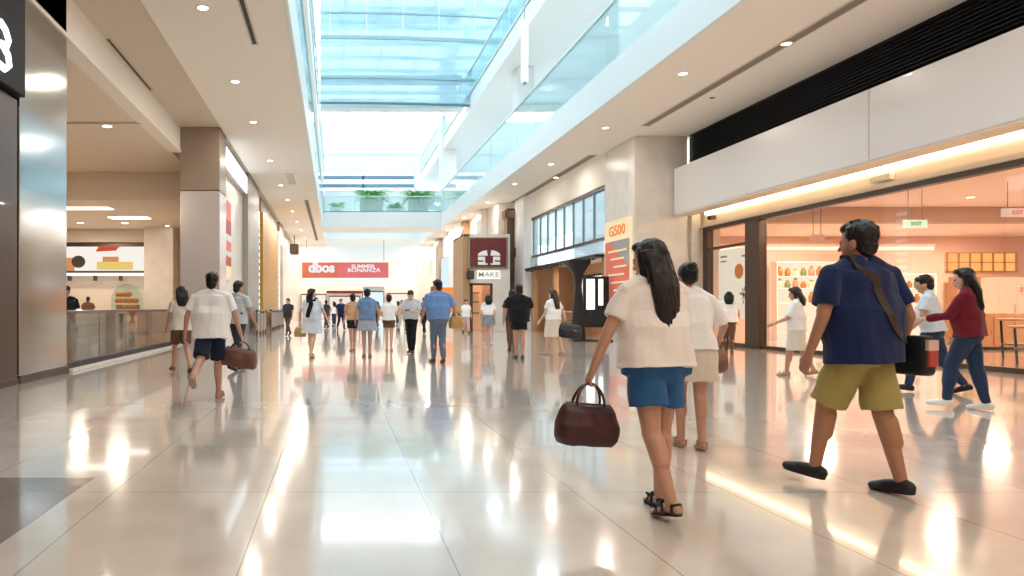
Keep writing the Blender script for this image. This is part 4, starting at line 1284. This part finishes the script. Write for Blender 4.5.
    if hair == 'short':
        ell(b_, (0, -.048, .098), (.070, .054, .078), HM)
        ell(b_, (0, .048, .205), (.058, .042, .034), HM)
        rnd = random.Random(seed)
        for k in range(26):
            a = rnd.uniform(0, 6.28); e = rnd.uniform(.2, 1.4)
            q = Vector((.078 * math.cos(a) * math.cos(e), -.018 + .088 * math.sin(a) * math.cos(e), .162 + .082 * math.sin(e)))
            capsule(b_, q, q + Vector((rnd.uniform(-.02, .02), rnd.uniform(-.01, .03), .012)), .016, .007, 8, Mx=HM)
    elif hair == 'bun':
        ell(b_, (0, -.05, .11), (.07, .05, .07), HM); ell(b_, (0, -.115, .19), (.045, .042, .042), HM)
        ell(b_, (0, .045, .198), (.06, .04, .03), HM)
    else:
        ell(b_, (0, .045, .2), (.066, .042, .034), HM)
        n = 7; w = .108
        secs = []
        for k in range(n + 1):
            t_ = k / n
            secs.append((.16 - t_ * (hairlen + .12), w * (1 + .18 * math.sin(t_ * PI)) * (1 - .3 * t_ * t_), .056 * (1 - .4 * t_), -.045 - .05 * min(1, t_ * 2.2)))
        loft(b_, secs[::-1], HM, seg=20)
        for s in (-1, 1):
            capsule(b_, (s * .07, .0, .17), (s * .082, -.01, .02), .024, .022, Mx=HM)
            capsule(b_, (s * .082, -.01, .02), (s * .078, -.05, -.10 if hairlen > .2 else -.03), .022, .014, Mx=HM)
        rnd = random.Random(seed)
        for k in range(14):
            x_ = rnd.uniform(-.08, .08)
            capsule(b_, (x_, -.09, .08), (x_ * .8 + rnd.uniform(-.01, .01), -.125, rnd.uniform(.06, .12) - hairlen), .015, .011, 8, Mx=HM)
    piece('hair', b_, M[hair_m], min(vx, .008), 3, (.006, 60, seed, (1, 1, .15)))

    # top
    if top:
        b_ = B()
        dz = .016
        secs = []
        for (z, a, b, y) in torso[2:]:
            if z > 1.41: continue
            k = dz + (.022 if 1.0 <= z <= 1.17 else .012 if z < 1.0 else .006 if z < 1.3 else -.002)
            secs.append((z, a + k, b + k, y))
        if hem < .93: secs = [(hem, secs[0][1] + .012, secs[0][2] + .012, -.014)] + secs
        elif hem > 1.0: secs = [s_ for s_ in secs if s_[0] > hem]; secs = [(hem, wa + dz + .02, wad + dz + .014, .003)] + secs
        secs += [(1.42, .11, .076, -.014), (1.45, .076, .068, -.012)]
        loft(b_, secs, L)
        if f:
            for s in (-1, 1): ell(b_, (s * .068, .088, 1.24), (.066, .056, .062), L)
        for s, (sh, elb, wr, u, d) in zip((-1, 1), aj):
            capsule(b_, TX((s * .035, -.02, 1.452)), TX((s * sh_w * .88, -.018, 1.393)), .056, .054)
            capsule(b_, TX((s * sh_w * .5, -.013, 1.365)), sh, .068, sh_r + .010)
            end = sh + u * .285 * min(1, sleeve)
            r0 = sh_r + .010; r1 = sh_r * .9 + .024
            if sleeve > 0:
                x, y, dd = frame_axes(u)
                rings(b_, [[c + (x * math.cos(2 * PI * k / 14) + y * math.sin(2 * PI * k / 14)) * r for k in range(14)] for c, r in ((sh - u * .0, r0 - .002), (sh + u * .07, r0 + .002), (end, r1 if sleeve < 1 else .056))], 14)
            if sleeve > 1:
                fe = elb + d * .24 * (sleeve - 1)
                capsule(b_, elb, fe, .052, .042)
        piece('t_shirt' if top == 'tee' else top, b_, top_m, None, 5, (.016, 9, seed, (1, 1, .6)))
    # bottom
    b_ = B()
    if bottom in ('shorts', 'trousers'):
        loft(b_, [(.80, .11, .09, -.01), (.86, hi + .012, .128, -.012), (.93, hi + .014, .130 * (fat * .4 + .6), -.015), (1.00, (hi + wa) / 2 + .010, .114 * fat, -.006), (1.04, wa + .008, wad + .010, 0)], Matrix.Identity(4))
        for s, (hip, knee, ank, tr) in zip((-1, 1), lj):
            if bottom == 'shorts':
                e = hip + (knee - hip) * bhem
                x, y, dd = frame_axes(knee - hip)
                st = hip + Vector((0, 0, -.01))
                rings(b_, [[c + (x * math.cos(2 * PI * k / 18) + y * math.sin(2 * PI * k / 18)) * r for k in range(18)] for c, r in ((st, tr + .012), (e, tr * (1 - .25 * bhem) + .026 + .01 * bhem))], 18)
            else:
                capsule(b_, hip + Vector((0, 0, -.03)), knee, tr + .014, .074)
                e = ank + (knee - ank) * .06
                capsule(b_, knee, knee + (ank - knee) * .5, .074, .069)
                capsule(b_, knee + (ank - knee) * .4, e, .069, .05)
    elif bottom in ('skirt', 'dress_skirt'):
        zh = bhem
        loft(b_, [(zh, hi + .06, .17, 0), (.87, hi + .03, .142, -.01), (.95, hi + .018, .13, -.012), (1.03, wa + .016, wad + .018, 0), (1.07, wa + .014, wad + .016, 0)])
    nm = {'shorts': 'shorts', 'trousers': 'trousers', 'skirt': 'skirt', 'dress_skirt': 'skirt'}[bottom]
    piece(nm, b_, bottom_m, None, 4, (.012, 11, seed + 5, (1, 1, .7)))
    # shoes
    for FM in feet:
        o = bpy.data.objects.new('shoe' if shoe != 'sandal' else 'sandal', shoe_mesh(shoe, shoe_m, vox))
        COL.objects.link(o); o.parent = root
        o.matrix_local = D @ FM
    RM = Matrix.Translation((X, Y, 0)) @ Matrix.Rotation(R(head), 4, 'Z')
    hw = [RM @ (D @ h) for h in hands]
    return root, hw, (RM @ D), L, D

def strap_tube(pn, w, th, m, parent, nm='strap'):
    """flat strap through (point, outward normal) pairs, lying flat on the cloth"""
    bm = B(); rs = []
    pts = [p for p, n in pn]
    for i, (p, n) in enumerate(pn):
        d = (pts[min(i + 1, len(pts) - 1)] - pts[max(0, i - 1)]).normalized()
        x = d.cross(n).normalized(); y = x.cross(d)
        rs.append([p + x * w * a + y * th * b for a, b in ((-1, -1), (1, -1), (1, 1), (-1, 1))])
    rings(bm, rs, 4)
    return obj(nm, bm, m, parent)

def handbag(label, hand, w, h, d, m, hm, yaw=0, drop=.16, seed=1, tip=0, cat='handbag', nm='handbag', soft=.5):
    """bag hanging from the hand point, long side along the yaw direction"""
    hand = Vector(hand)
    t = thing(nm, label, cat, (hand.x, hand.y, max(.0, hand.z - drop - h)))
    Q = Matrix.Translation(hand) @ Matrix.Rotation(R(yaw), 4, 'Z') @ Matrix.Rotation(R(tip), 4, 'Y')
    bm = B()
    loft(bm, [(-drop - h, w * .44, d * .42, 0), (-drop - h * .85, w * .5, d * .52, 0), (-drop - h * .5, w * .5, d * .55, 0), (-drop - h * .15, w * .44, d * .38, 0), (-drop, w * .40, d * .16, 0)], Q, seg=26, power=3.2)
    me = bake('bag_body', bm, .009, 4, [m]); ripple(me, .02 * soft, 9, seed)
    me.transform(Matrix.Translation(-wloc(t)))
    child('bag_body', me, t)
    for s in (-1, 1):
        pts = [Q @ Vector((w * .24 * c, s * d * .16 * (1 - .9 * math.sin(a)), -drop - .01 + (drop + .008) * math.sin(a))) for a, c in [(PI * k / 12, math.cos(PI * k / 12)) for k in range(13)]]
        obj('handle', tube(B(), pts, .008, 8), hm, t, smooth=True)
    bm = B()
    tube(bm, [Q @ Vector((-w * .38, 0, -drop + .004)), Q @ Vector((w * .38, 0, -drop + .004))], .006, 6)
    obj('zip', bm, M['bronze'], t)
    return t

C = {k: cloth('fabric_' + k, v) for k, v in dict(white='f8f6f6', offwhite='efe9e6', ivory='ded2c4', denim='2d5c8c', navy='16264f', navyshort='1a2238', khaki='a5965a', black='17181f',
     blue='6d8fc4', slate='66748c', greyblue='8a96ad', maroon='6a1828', jeans='2a3a58', paleblue='d3dbe8', lightgrey='c9cbd2', charcoal='3a3b44', grey='878a92', tan='c09873', pink='d8b5ab', brown='6a4a3c', greydress='a3a9b8', dustyblue='6f8cb0').items()}
LE = {k: mat('leather_' + k, v, .5, coat=.1, bump=.2, scale=30) for k, v in dict(maroon='3d171b', brown='6b4236', black='15151a', tan='b98f55', red='b8443c', darkbrown='33241f').items()}
SH = {k: mat('shoe_' + k, v, .55) for k, v in dict(black='16161a', white='e6e4e2', brown='5a3d2e', tan='b08e72').items()}

FOCUS = None
walkA = ((24, 6, -6), (-16, 22, 30))       # left foot forward
walkB = ((-16, 22, 30), (24, 6, -6))       # right foot forward
stand = ((1, 2, 0), (-1, 2, 0))

# --- the nearest three
p1 = person('woman in white tee and denim shorts, very long black hair, carrying a maroon bag', wx(655, 4.15), 4.15, 1.60, head=12, sex='f', fat=1.14, wide=1.36, lean=5,
            skin='skin', hair='long', hairlen=.40, legs=((-8, 16, 12), (5, 4, 0)), arms=((4, 24, 10, -4), (14, 16, 40, 8)), look=(20, 2),
            top_m=C['offwhite'], bottom='shorts', bottom_m=C['denim'], hem=.90, bhem=.62, shoe='sandal', shoe_m=SH['black'], vox=.0062, curl=.9, sleeve=.62, seed=2)
hl = p1[1][0]
handbag('dark maroon leather handbag held by the woman in denim shorts', hl, .40, .24, .17, LE['maroon'], LE['maroon'], yaw=15, drop=.13, seed=3, tip=6)

p2 = person('man striding away in a navy tee, khaki shorts and black loafers with a crossbody strap', wx(862, 4.62), 4.62, 1.76, head=13, ly=15, sex='m', fat=1.14, wide=1.42, lean=3,
            skin='skin2', hair='short', legs=((24, 14, -8), (-10, 4, 4)), arms=((-6, 20, 22, 2), (-10, 20, 30, 0)), look=(16, -2),
            top_m=C['navy'], bottom='shorts', bottom_m=C['khaki'], hem=.81, bhem=.96, shoe='loafer', shoe_m=SH['black'], vox=.0062, curl=.5, sleeve=.72, seed=4)
def wrap(pp, pts, lift=.006):
    """world points lying on the shirt of a person; (dx, dy, z) looks outward from the axis, z None drops from above"""
    from mathutils.bvhtree import BVHTree
    root, _, RM_, L_, D_ = pp
    shirt = [c for c in root.children if c.name.startswith('t_shirt')][0]
    bv = BVHTree.FromPolygons([v.co for v in shirt.data.vertices], [tuple(p.vertices) for p in shirt.data.polygons])
    W = RM_ @ D_.inverted()
    out = []
    for x, y, z in pts:
        if z is None:
            o_ = D_ @ Vector((x, y, 2.0)); d_ = Vector((0, 0, -1))
        else:
            u = Vector((x, y, 0)).normalized(); a = D_ @ Vector((0, 0, z)); o_ = a + u * .8; d_ = -u
        h = bv.ray_cast(o_, d_)[0]
        if h is None: continue
        out.append((W @ (h - d_ * lift), (W.to_3x3() @ -d_).normalized()))
    return out
# his crossbody bag: strap wraps the torso from left shoulder to right hip
RMD = p2[2]
def body_pt(mx, x, y, z): return mx @ Vector((x, y, z))
t = thing('crossbody_bag', 'dark crossbody bag with a red tag at the hip of the man in navy', 'bag', RMD @ Vector((.25, -.05, .9)))
back = wrap(p2, [(-.30, -.4, 1.37), (-.22, -.9, 1.34), (-.12, -.9, 1.28), (-.02, -.9, 1.20), (.10, -.9, 1.12), (.24, -.8, 1.05), (.5, -.7, 1.0), (.9, -.4, .96)])
top = wrap(p2, [(-.098, .03, None), (-.10, -.02, None), (-.098, -.06, None)])
strap_tube(top[:1] + top[1:] + back, .030, .005, LE['darkbrown'], t)
front = wrap(p2, [(-.25, .8, 1.37), (-.15, .9, 1.30), (0, .9, 1.2), (.2, .9, 1.1), (.6, .8, 1.02), (.9, .1, .97)])
strap_tube(top[:1] + front, .030, .005, LE['darkbrown'], t)
hipx = (p2[2].inverted() @ back[-1][0]).x
RMD = p2[2] @ Matrix.Translation((hipx - .20, 0, 0))
bm = B(); loft(bm, [(.74, .045, .135, 0, 0), (.76, .055, .15, 0, 0), (.92, .052, .15, 0, 0), (.99, .04, .135, 0, 0)], RMD @ Matrix.Translation((.265, -.06, 0)), seg=24, power=4)
me = bake('bag_body', bm, .007, 3, [LE['black']]); me.transform(Matrix.Translation(-wloc(t))); child('bag_body', me, t)
bm = B(); box(bm, .23, .30, -.222, -.200, .80, .90); bmesh.ops.transform(bm, matrix=RMD, verts=bm.verts); obj('tag', bm, LE['red'], t, bev=.006)
bm = B(); box(bm, .225, .305, -.218, -.198, .90, .965); bmesh.ops.transform(bm, matrix=RMD, verts=bm.verts); obj('pale_label', bm, C['pink'], t)

p3 = person('person in a loose white shirt half hidden behind the long-haired woman in denim shorts', wx(690, 6.0), 6.0, 1.57, head=-8, sex='f', fat=1.1, lean=5,
            skin='skin', hair='bun', legs=((6, 6, 0), (-4, 6, 4)), arms=((6, 10, 10, 0), (10, 30, 44, 6)), look=(0, 4),
            top_m=C['white'], bottom='skirt', bottom_m=C['ivory'], bhem=.62, hem=.9, shoe='sandal', shoe_m=SH['tan'], vox=.008, curl=.8, sleeve=.95, seed=6)
handbag('brown shoulder bag hanging from the arm of the person in the loose white shirt', p3[1][1] + Vector((0, 0, .05)), .30, .22, .13, LE['brown'], LE['brown'], yaw=40, drop=.08, seed=8)

# --- left group
Y = 9.2
p4 = person('man walking in a white tee and navy shorts carrying a brown duffel bag', wx(211, Y), Y, 1.66, head=-6, sex='m', fat=1.12, wide=1.46, lean=6,
            skin='skin', hair='short', legs=((-30, 34, 40), (12, 4, -4)), arms=((-10, 20, 22, 0), (2, 20, 12, -4)), look=(0, 2),
            top_m=C['white'], bottom='shorts', bottom_m=C['navyshort'], hem=.82, bhem=.92, shoe='sandal', shoe_m=SH['tan'], vox=.0075, curl=.9, sleeve=.65, seed=7)
handbag('brown leather duffel bag in the hand of the man in white tee and navy shorts', p4[1][1] - Vector((0, 0, .0)), .50, .25, .20, LE['brown'], LE['darkbrown'], yaw=-10, drop=.10, seed=12, tip=8, cat='duffel bag', nm='duffel_bag')
Y = 12.9
person('woman with dark shoulder hair and cream top striding beside the glass balustrade', wx(181, Y), Y, 1.62, head=28, sex='f', skin='skin', hair='long', hairlen=.18, legs=walkA, arms=((14, 8, 20, 0), (-12, 10, 10, 0)), look=(0, 4),
       top_m=C['ivory'], bottom='shorts', bottom_m=C['brown'], bhem=.8, shoe='sandal', shoe_m=SH['brown'], vox=.010, seed=9)
Y = 13.4
p6 = person('person in light shirt with a black sling bag behind the man with the duffel', wx(238, Y), Y, 1.70, head=-30, sex='m', skin='skin', hair='short', legs=((14, 8, 0), (-12, 16, 20)), arms=((-8, 8, 12, 0), (14, 10, 20, 0)), look=(-14, 6),
       top_m=C['lightgrey'], bottom='trousers', bottom_m=C['charcoal'], hem=.9, shoe='loafer', shoe_m=SH['black'], vox=.010, seed=10)
t = thing('sling_bag', 'small black sling bag on the back of the person in the light shirt', 'bag', p6[2] @ Vector((0, -.15, 1.2)))
c6 = wrap(p6, [(0, -1, 1.25)])[0][0]; c6 = p6[2].inverted() @ c6
bm = B(); loft(bm, [(1.16, .07, .03, 0), (1.2, .085, .04, 0), (1.32, .08, .035, 0), (1.36, .06, .025, 0)], p6[2] @ Matrix.Translation((-.02, c6.y - .035, 0)), power=3.5); obj('bag_body', bm, LE['black'], t, smooth=True)
strap_tube(wrap(p6, [(.3, -.9, 1.16), (.9, -.5, 1.1), (.9, .3, 1.08), (.4, .9, 1.15), (-.1, .9, 1.28), (-.35, .8, 1.37)]) + wrap(p6, [(-.10, .02, None), (-.10, -.04, None)]) + wrap(p6, [(-.3, -.9, 1.36)]), .014, .004, LE['black'], t)

# --- middle distance, from the left
Y = 17.0
p7 = person('woman in a pale dress with a black scarf over her shoulder, face turned sideways', wx(312, Y), Y, 1.66, head=-25, sex='f', fat=1.1, wide=1.5, skin='skin3', hair='long', hairlen=.14, legs=((8, 4, 0), (-8, 10, 8)), arms=((-6, 22, 18, 0), (12, 22, 24, 0)), look=(-55, 0),
       top_m=C['paleblue'], bottom='skirt', bottom_m=C['paleblue'], bhem=.60, hem=.93, shoe='sandal', shoe_m=SH['tan'], vox=.010, seed=13)
t = thing('shoulder_scarf', 'black scarf hanging down the back of the woman in the pale dress', 'scarf', p7[2] @ Vector((.0, -.14, 1.2)))
strap_tube(wrap(p7, [(.11, .04, None), (.11, -.04, None)], .012) + wrap(p7, [(.35, -.9, 1.36), (.2, -.9, 1.28), (.05, -.9, 1.18), (-.1, -.9, 1.08), (-.2, -.9, 1.0)], .012), .055, .01, C['black'], t, 'cloth')
handbag('small mustard yellow round handbag held by the woman in the pale frilled dress', p7[1][0], .30, .22, .12, LE['tan'], LE['tan'], yaw=10, drop=.06, seed=14, soft=.3)
Y = 19.4
person('person in a tan top and black shorts stepping behind the woman in the slate dress', wx(353, Y), Y, 1.58, head=12, sex='f', skin='skin', hair='short', legs=((-4, 6, 0), (12, 8, 0)), arms=((6, 10, 20, 0), (0, 10, 12, 0)),
       top_m=C['tan'], bottom='shorts', bottom_m=C['black'], hem=.98, bhem=.55, shoe='sandal', shoe_m=SH['tan'], vox=.011, seed=15, lean=4)
Y = 17.1
person('woman standing with arms bent, in a slate blue dress tied with a belt', wx(367, Y), Y, 1.66, head=4, sex='f', fat=1.08, wide=1.24, skin='skin', hair='bun', legs=((2, 4, 0), (-2, 4, 0)), arms=((-4, 24, 30, 14), (-4, 24, 30, 14)),
       top_m=C['dustyblue'], bottom='skirt', bottom_m=C['greydress'], bhem=.66, hem=.98, sleeve=.5, shoe='sandal', shoe_m=SH['brown'], vox=.010, seed=16)
Y = 19.6
p10 = person('person in white top and brown shorts between the slate dress and the phone user', wx(389, Y), Y, 1.56, head=-6, sex='f', skin='skin3', hair='short', legs=((3, 4, 0), (-3, 4, 0)), arms=((14, 10, 50, 20), (14, 8, 60, 20)),
       top_m=C['white'], bottom='shorts', bottom_m=C['brown'], hem=1.0, bhem=.5, shoe='sandal', shoe_m=SH['tan'], vox=.011, seed=17)
Y = 18.4
p11 = person('person in light grey top and black trousers facing the camera with a phone', wx(411, Y), Y, 1.66, head=158, sex='m', skin='skin3', hair='short', legs=((4, 4, 0), (-6, 6, 0)), arms=((16, 8, 82, 26), (12, 8, 84, 26)), look=(6, 32),
       top_m=C['lightgrey'], bottom='trousers', bottom_m=C['black'], hem=.98, sleeve=.7, shoe='loafer', shoe_m=SH['black'], vox=.010, seed=18, curl=.7)
hp = (p11[1][0] + p11[1][1]) / 2
t = thing('mobile_phone', 'black mobile phone held by the person in the light grey top', 'phone', hp)
bm = B(); box(bm, -.06, .06, -.035, .035, -.006, .006); bmesh.ops.transform(bm, matrix=Matrix.Translation(hp + Vector((0, 0, .03))) @ Matrix.Rotation(R(158), 4, 'Z') @ Matrix.Rotation(R(-35), 4, 'X'), verts=bm.verts)
obj('phone_case', bm, M['black'], t, bev=.004)
Y = 15.4
p12 = person('broad person in a sky blue tee and slate trousers beside a tan bag', wx(438, Y), Y, 1.80, head=10, sex='m', fat=1.16, wide=1.34, skin='skin', hair='short', legs=((10, 6, 0), (-6, 8, 4)), arms=((6, 14, 30, 4), (-8, 26, 24, 0)), look=(30, 4),
       top_m=C['blue'], bottom='trousers', bottom_m=C['slate'], hem=.90, sleeve=.8, shoe='loafer', shoe_m=SH['brown'], vox=.009, seed=19, lean=2)
handbag('tan and black shoulder bag at the hip of the person in the sky blue tee', p12[1][1] + Vector((.02, 0, .26)), .34, .28, .15, LE['tan'], LE['black'], yaw=20, drop=.08, seed=20)
Y = 22.7
p13 = person('woman in a white top and grey skirt walking toward the emblem sign shop', wx(488, Y), Y, 1.60, head=0, sex='f', skin='skin3', hair='long', hairlen=.12, legs=((10, 6, 0), (-8, 10, 10)), arms=((10, 8, 14, 0), (-8, 8, 8, 0)),
       top_m=C['white'], bottom='skirt', bottom_m=C['grey'], bhem=.66, hem=1.02, shoe='sandal', shoe_m=SH['white'], vox=.011, seed=21)
Y = 16.5
p14 = person('broad person seen from behind in a black tee and long black shorts', wx(519, Y), Y, 1.72, head=-6, sex='m', fat=1.12, wide=1.34, skin='skin', hair='short', legs=((3, 2, 0), (-6, 4, 6)), arms=((4, 16, 12, 0), (4, 16, 12, 0)), look=(4, 4),
       top_m=C['black'], bottom='shorts', bottom_m=C['black'], hem=.86, bhem=.6, sleeve=.72, shoe='loafer', shoe_m=SH['brown'], vox=.009, seed=22)
Y = 19.5
person('dark-haired person mostly hidden behind the one in black tee and shorts', wx(512, Y), Y, 1.70, head=-10, sex='f', skin='skin', hair='long', hairlen=.16, legs=stand, look=(20, 0),
       top_m=C['charcoal'], bottom='trousers', bottom_m=C['brown'], shoe='loafer', shoe_m=SH['black'], vox=.012, seed=23)
Y = 17.8
p16 = person('woman in a white dress with long wavy dark hair, side on, carrying a black bag', wx(553, Y), Y, 1.66, head=34, sex='f', fat=1.08, wide=1.45, skin='skin3', hair='long', hair_m='hair_brown', hairlen=.30, legs=((14, 6, 0), (-12, 12, 14)), arms=((14, 8, 24, 0), (-22, 14, 10, 0)), look=(10, 6),
       top_m=C['white'], bottom='skirt', bottom_m=C['ivory'], bhem=.48, hem=.95, shoe='sandal', shoe_m=SH['tan'], vox=.010, seed=24)
handbag('large black tote bag between the woman in the white dress and the cream column', p16[1][1] + Vector((.1, -.1, .12)), .60, .36, .24, LE['black'], LE['black'], yaw=-10, drop=.10, seed=25, tip=8, cat='tote bag', nm='tote_bag')
# --- by the shop
Y = 18.6
person('woman in a white blouse looking into the side shop window with the poster', wx(729, Y), Y, 1.62, head=-30, sex='f', wide=1.4, skin='skin3', hair='long', hairlen=.14, legs=((4, 4, 0), (-6, 6, 4)), arms=((6, 8, 30, 6), (6, 8, 30, 6)),
       top_m=C['white'], bottom='trousers', bottom_m=C['brown'], shoe='loafer', shoe_m=SH['brown'], vox=.010, seed=26)
Y = 12.4
person('woman in a loose cream blouse walking past the shop glass beside the man in navy', wx(796, Y), Y, 1.57, head=50, sex='f', fat=1.1, wide=1.45, skin='skin', hair='long', hair_m='hair_brown', hairlen=.16, legs=((14, 8, 0), (-12, 14, 14)), arms=((24, 10, 40, 0), (-6, 10, 20, 0)), look=(0, 10),
       top_m=C['offwhite'], bottom='skirt', bottom_m=C['ivory'], bhem=.5, hem=.88, sleeve=.9, shoe='sandal', shoe_m=SH['tan'], vox=.009, seed=27)
Y = 8.25
p19 = person('woman in a maroon sweater, dark jeans and white sneakers with long black hair', wx(968, Y), Y, 1.66, head=40, sex='f', fat=1.1, wide=1.24, skin='skin3', hair='long', hairlen=.30, legs=((20, 14, -4), (-8, 4, 4)), arms=((30, 10, 50, 4), (6, 12, 22, 0)), look=(14, 4),
       top_m=C['maroon'], bottom='trousers', bottom_m=C['jeans'], hem=.88, sleeve=1.7, shoe='sneaker', shoe_m=SH['white'], vox=.0078, seed=28, lean=3)
Y = 9.9
person('person in pale blue top and navy trousers just ahead of the maroon sweater', wx(932, Y), Y, 1.68, head=44, sex='m', skin='skin', hair='short', legs=((26, 16, -6), (-14, 20, 20)), arms=((10, 10, 30, 0), (-10, 10, 14, 0)), look=(0, 8),
       top_m=C['paleblue'], bottom='trousers', bottom_m=C['jeans'], hem=.9, shoe='loafer', shoe_m=SH['black'], vox=.009, seed=29, lean=6)
# --- behind the glass balustrade
Y = 15.6
person('server in black standing behind the glass balustrade of the food hall', wx(66, Y), Y, 1.68, head=200, sex='m', skin='skin', hair='short', legs=stand, arms=((10, 8, 60, 16), (10, 8, 60, 16)), look=(0, 20),
       top_m=C['black'], bottom='trousers', bottom_m=C['black'], shoe='loafer', shoe_m=SH['black'], vox=.010, seed=30)
Y = 31.0
person('person in brown leaning at the food counter near the coffee machine', wx(88, Y), Y, 1.68, head=5, sex='m', skin='skin', hair='short', legs=stand, arms=((20, 10, 50, 0), (20, 10, 50, 0)), look=(0, 10),
       top_m=C['brown'], bottom='trousers', bottom_m=C['black'], shoe='loafer', shoe_m=SH['black'], vox=.013, seed=31)
# --- far down the hall
far = [
    (288, 30, 1.62, 'charcoal', 'brown', 'short', 'm', 'person in charcoal standing close to the long brown barrier on the left'),
    (326, 41, 1.66, 'charcoal', 'jeans', 'short', 'm', 'distant person in charcoal beyond the woman in the frilled dress'),
    (334, 46, 1.62, 'white', 'jeans', 'long', 'f', 'distant person in white and jeans under the lettered end of the red banner'),
    (341, 38, 1.70, 'navy', 'black', 'short', 'm', 'distant person in navy seen just to one side of the tan top'),
    (377, 44, 1.64, 'brown', 'black', 'long', 'f', 'distant long-haired person in brown between slate dress and white top'),
    (398, 47, 1.66, 'white', 'charcoal', 'long', 'f', 'distant person in white near the far pink end of the banner'),
    (402, 36, 1.62, 'pink', 'ivory', 'short', 'f', 'distant person in pink just behind the phone user'),
    (424, 33, 1.70, 'charcoal', 'black', 'short', 'm', 'dark-haired person in charcoal directly behind the sky blue tee'),
    (457, 40, 1.62, 'tan', 'ivory', 'long', 'f', 'distant person in tan by the tan pier of the corner shop'),
    (466, 33, 1.60, 'white', 'pink', 'short', 'f', 'distant person in white at the foot of the corner shop pier'),
]
for i, (px, Y, H, tm, bmn, hr, sx, lab) in enumerate(far):
    person(lab, wx(px, Y), Y, H, head=(i * 47) % 50 - 20 + (180 if i % 3 == 0 else 0), sex=sx, skin=('skin', 'skin3')[i % 2], hair=hr, hairlen=.18, legs=(walkA, walkB, stand)[i % 3], arms=((10, 8, 20, 0), (-8, 8, 14, 0)),
           top_m=C[tm], bottom='trousers', bottom_m=C[bmn], shoe='loafer', shoe_m=SH['black'], vox=.016, seed=40 + i)

# ================================================================== LIGHT
w = bpy.data.worlds.new('daylight')
SC.world = w
w.use_nodes = True
bg = w.node_tree.nodes['Background']
bg.inputs[0].default_value = (*lin((.95, .98, 1.0)), 1)
bg.inputs[1].default_value = 6.8

def area(name, loc, sx, sy, power, col=(1, .88, .74), rot=(0, 0, 0), disk=False, spread=180):
    l = bpy.data.lights.new(name, 'AREA')
    l.shape = 'DISK' if disk else 'RECTANGLE'
    l.size = sx
    if not disk: l.size_y = sy
    l.energy = power; l.color = col; l.spread = R(spread)
    o = bpy.data.objects.new(name, l); COL.objects.link(o)
    o.location = loc; o.rotation_euler = rot
    return o
for (x, y, z) in LIGHTS:
    area('downlight_lamp', (x, y, z + .07), .24, .24, 60, (1, .91, .81), disk=True)
# shop interior lamps under its ceiling
for (x, y) in ((15, 10), (15, 17), (20, 12), (20, 19), (25, 17), (17, 24.5), (23, 24.5)):
    area('shop_lamp', (x, y, 4.4 if y < 22 else 3.9), .9, .9, 330, (1, .80, .68), disk=True)
# food hall
for (x, y, z) in ((-8, 12, 6.2), (-8, 19.4, 6.2), (-12, 18, 6.2), (-9, 29, 5.15), (-13, 29, 5.15), (-12, 32.8, 5.15)):
    area('food_hall_lamp', (x, y, z), .7, .7, 190, (1, .84, .68), disk=True)
# unseen fill lights added below the near ceiling, over and behind the viewer
for (x, y) in ((-3, 1), (2, 1), (6.5, 2), (2, -3), (7, -3)):
    area('near_fill', (x, y, 6.9), 1.0, 1.0, 110, (1, .88, .76), disk=True)
for (x, y) in ((10.8, 31), (7.8, 37.6)):
    area('side_shop_lamp', (x, y, 3.0 if y < 35 else 4.7), .5, .5, 60, (1, .8, .6), disk=True)
for y in (44, 50, 56, 62, 68, 73):  # fill lights added to brighten the far hall
    for x in (-2.3, 3.4, 8.3):
        if x != 3.4 or y > 64: area('far_hall_fill', (x, y, 6.95), .5, .5, 170, (1, .93, .85), disk=True)
# fill lights added to light the upper levels
for y in (12, 24, 36, 48):
    area('upper_level_fill', (11, y, 12.5), 1.0, 1.0, 200, (.95, .98, 1), disk=True)
    area('upper_level_fill', (-4, y, 12.5), 1.0, 1.0, 120, (.95, .98, 1), disk=True)

vs = SC.view_settings
SC.display_settings.display_device = 'sRGB'
vs.view_transform = 'Standard'
vs.look = 'None'
vs.gamma = 1
vs.exposure = -0.28
vs.use_curve_mapping = False
cy = SC.cycles
cy.use_denoising = True
try:
    cy.denoiser = 'OPENIMAGEDENOISE'
except Exception:
    pass
cy.max_bounces = 10
cy.diffuse_bounces = 5
cy.glossy_bounces = 4
cy.transparent_max_bounces = 16
cy.sample_clamp_indirect = 8
cy.caustics_reflective = False
cy.caustics_refractive = False
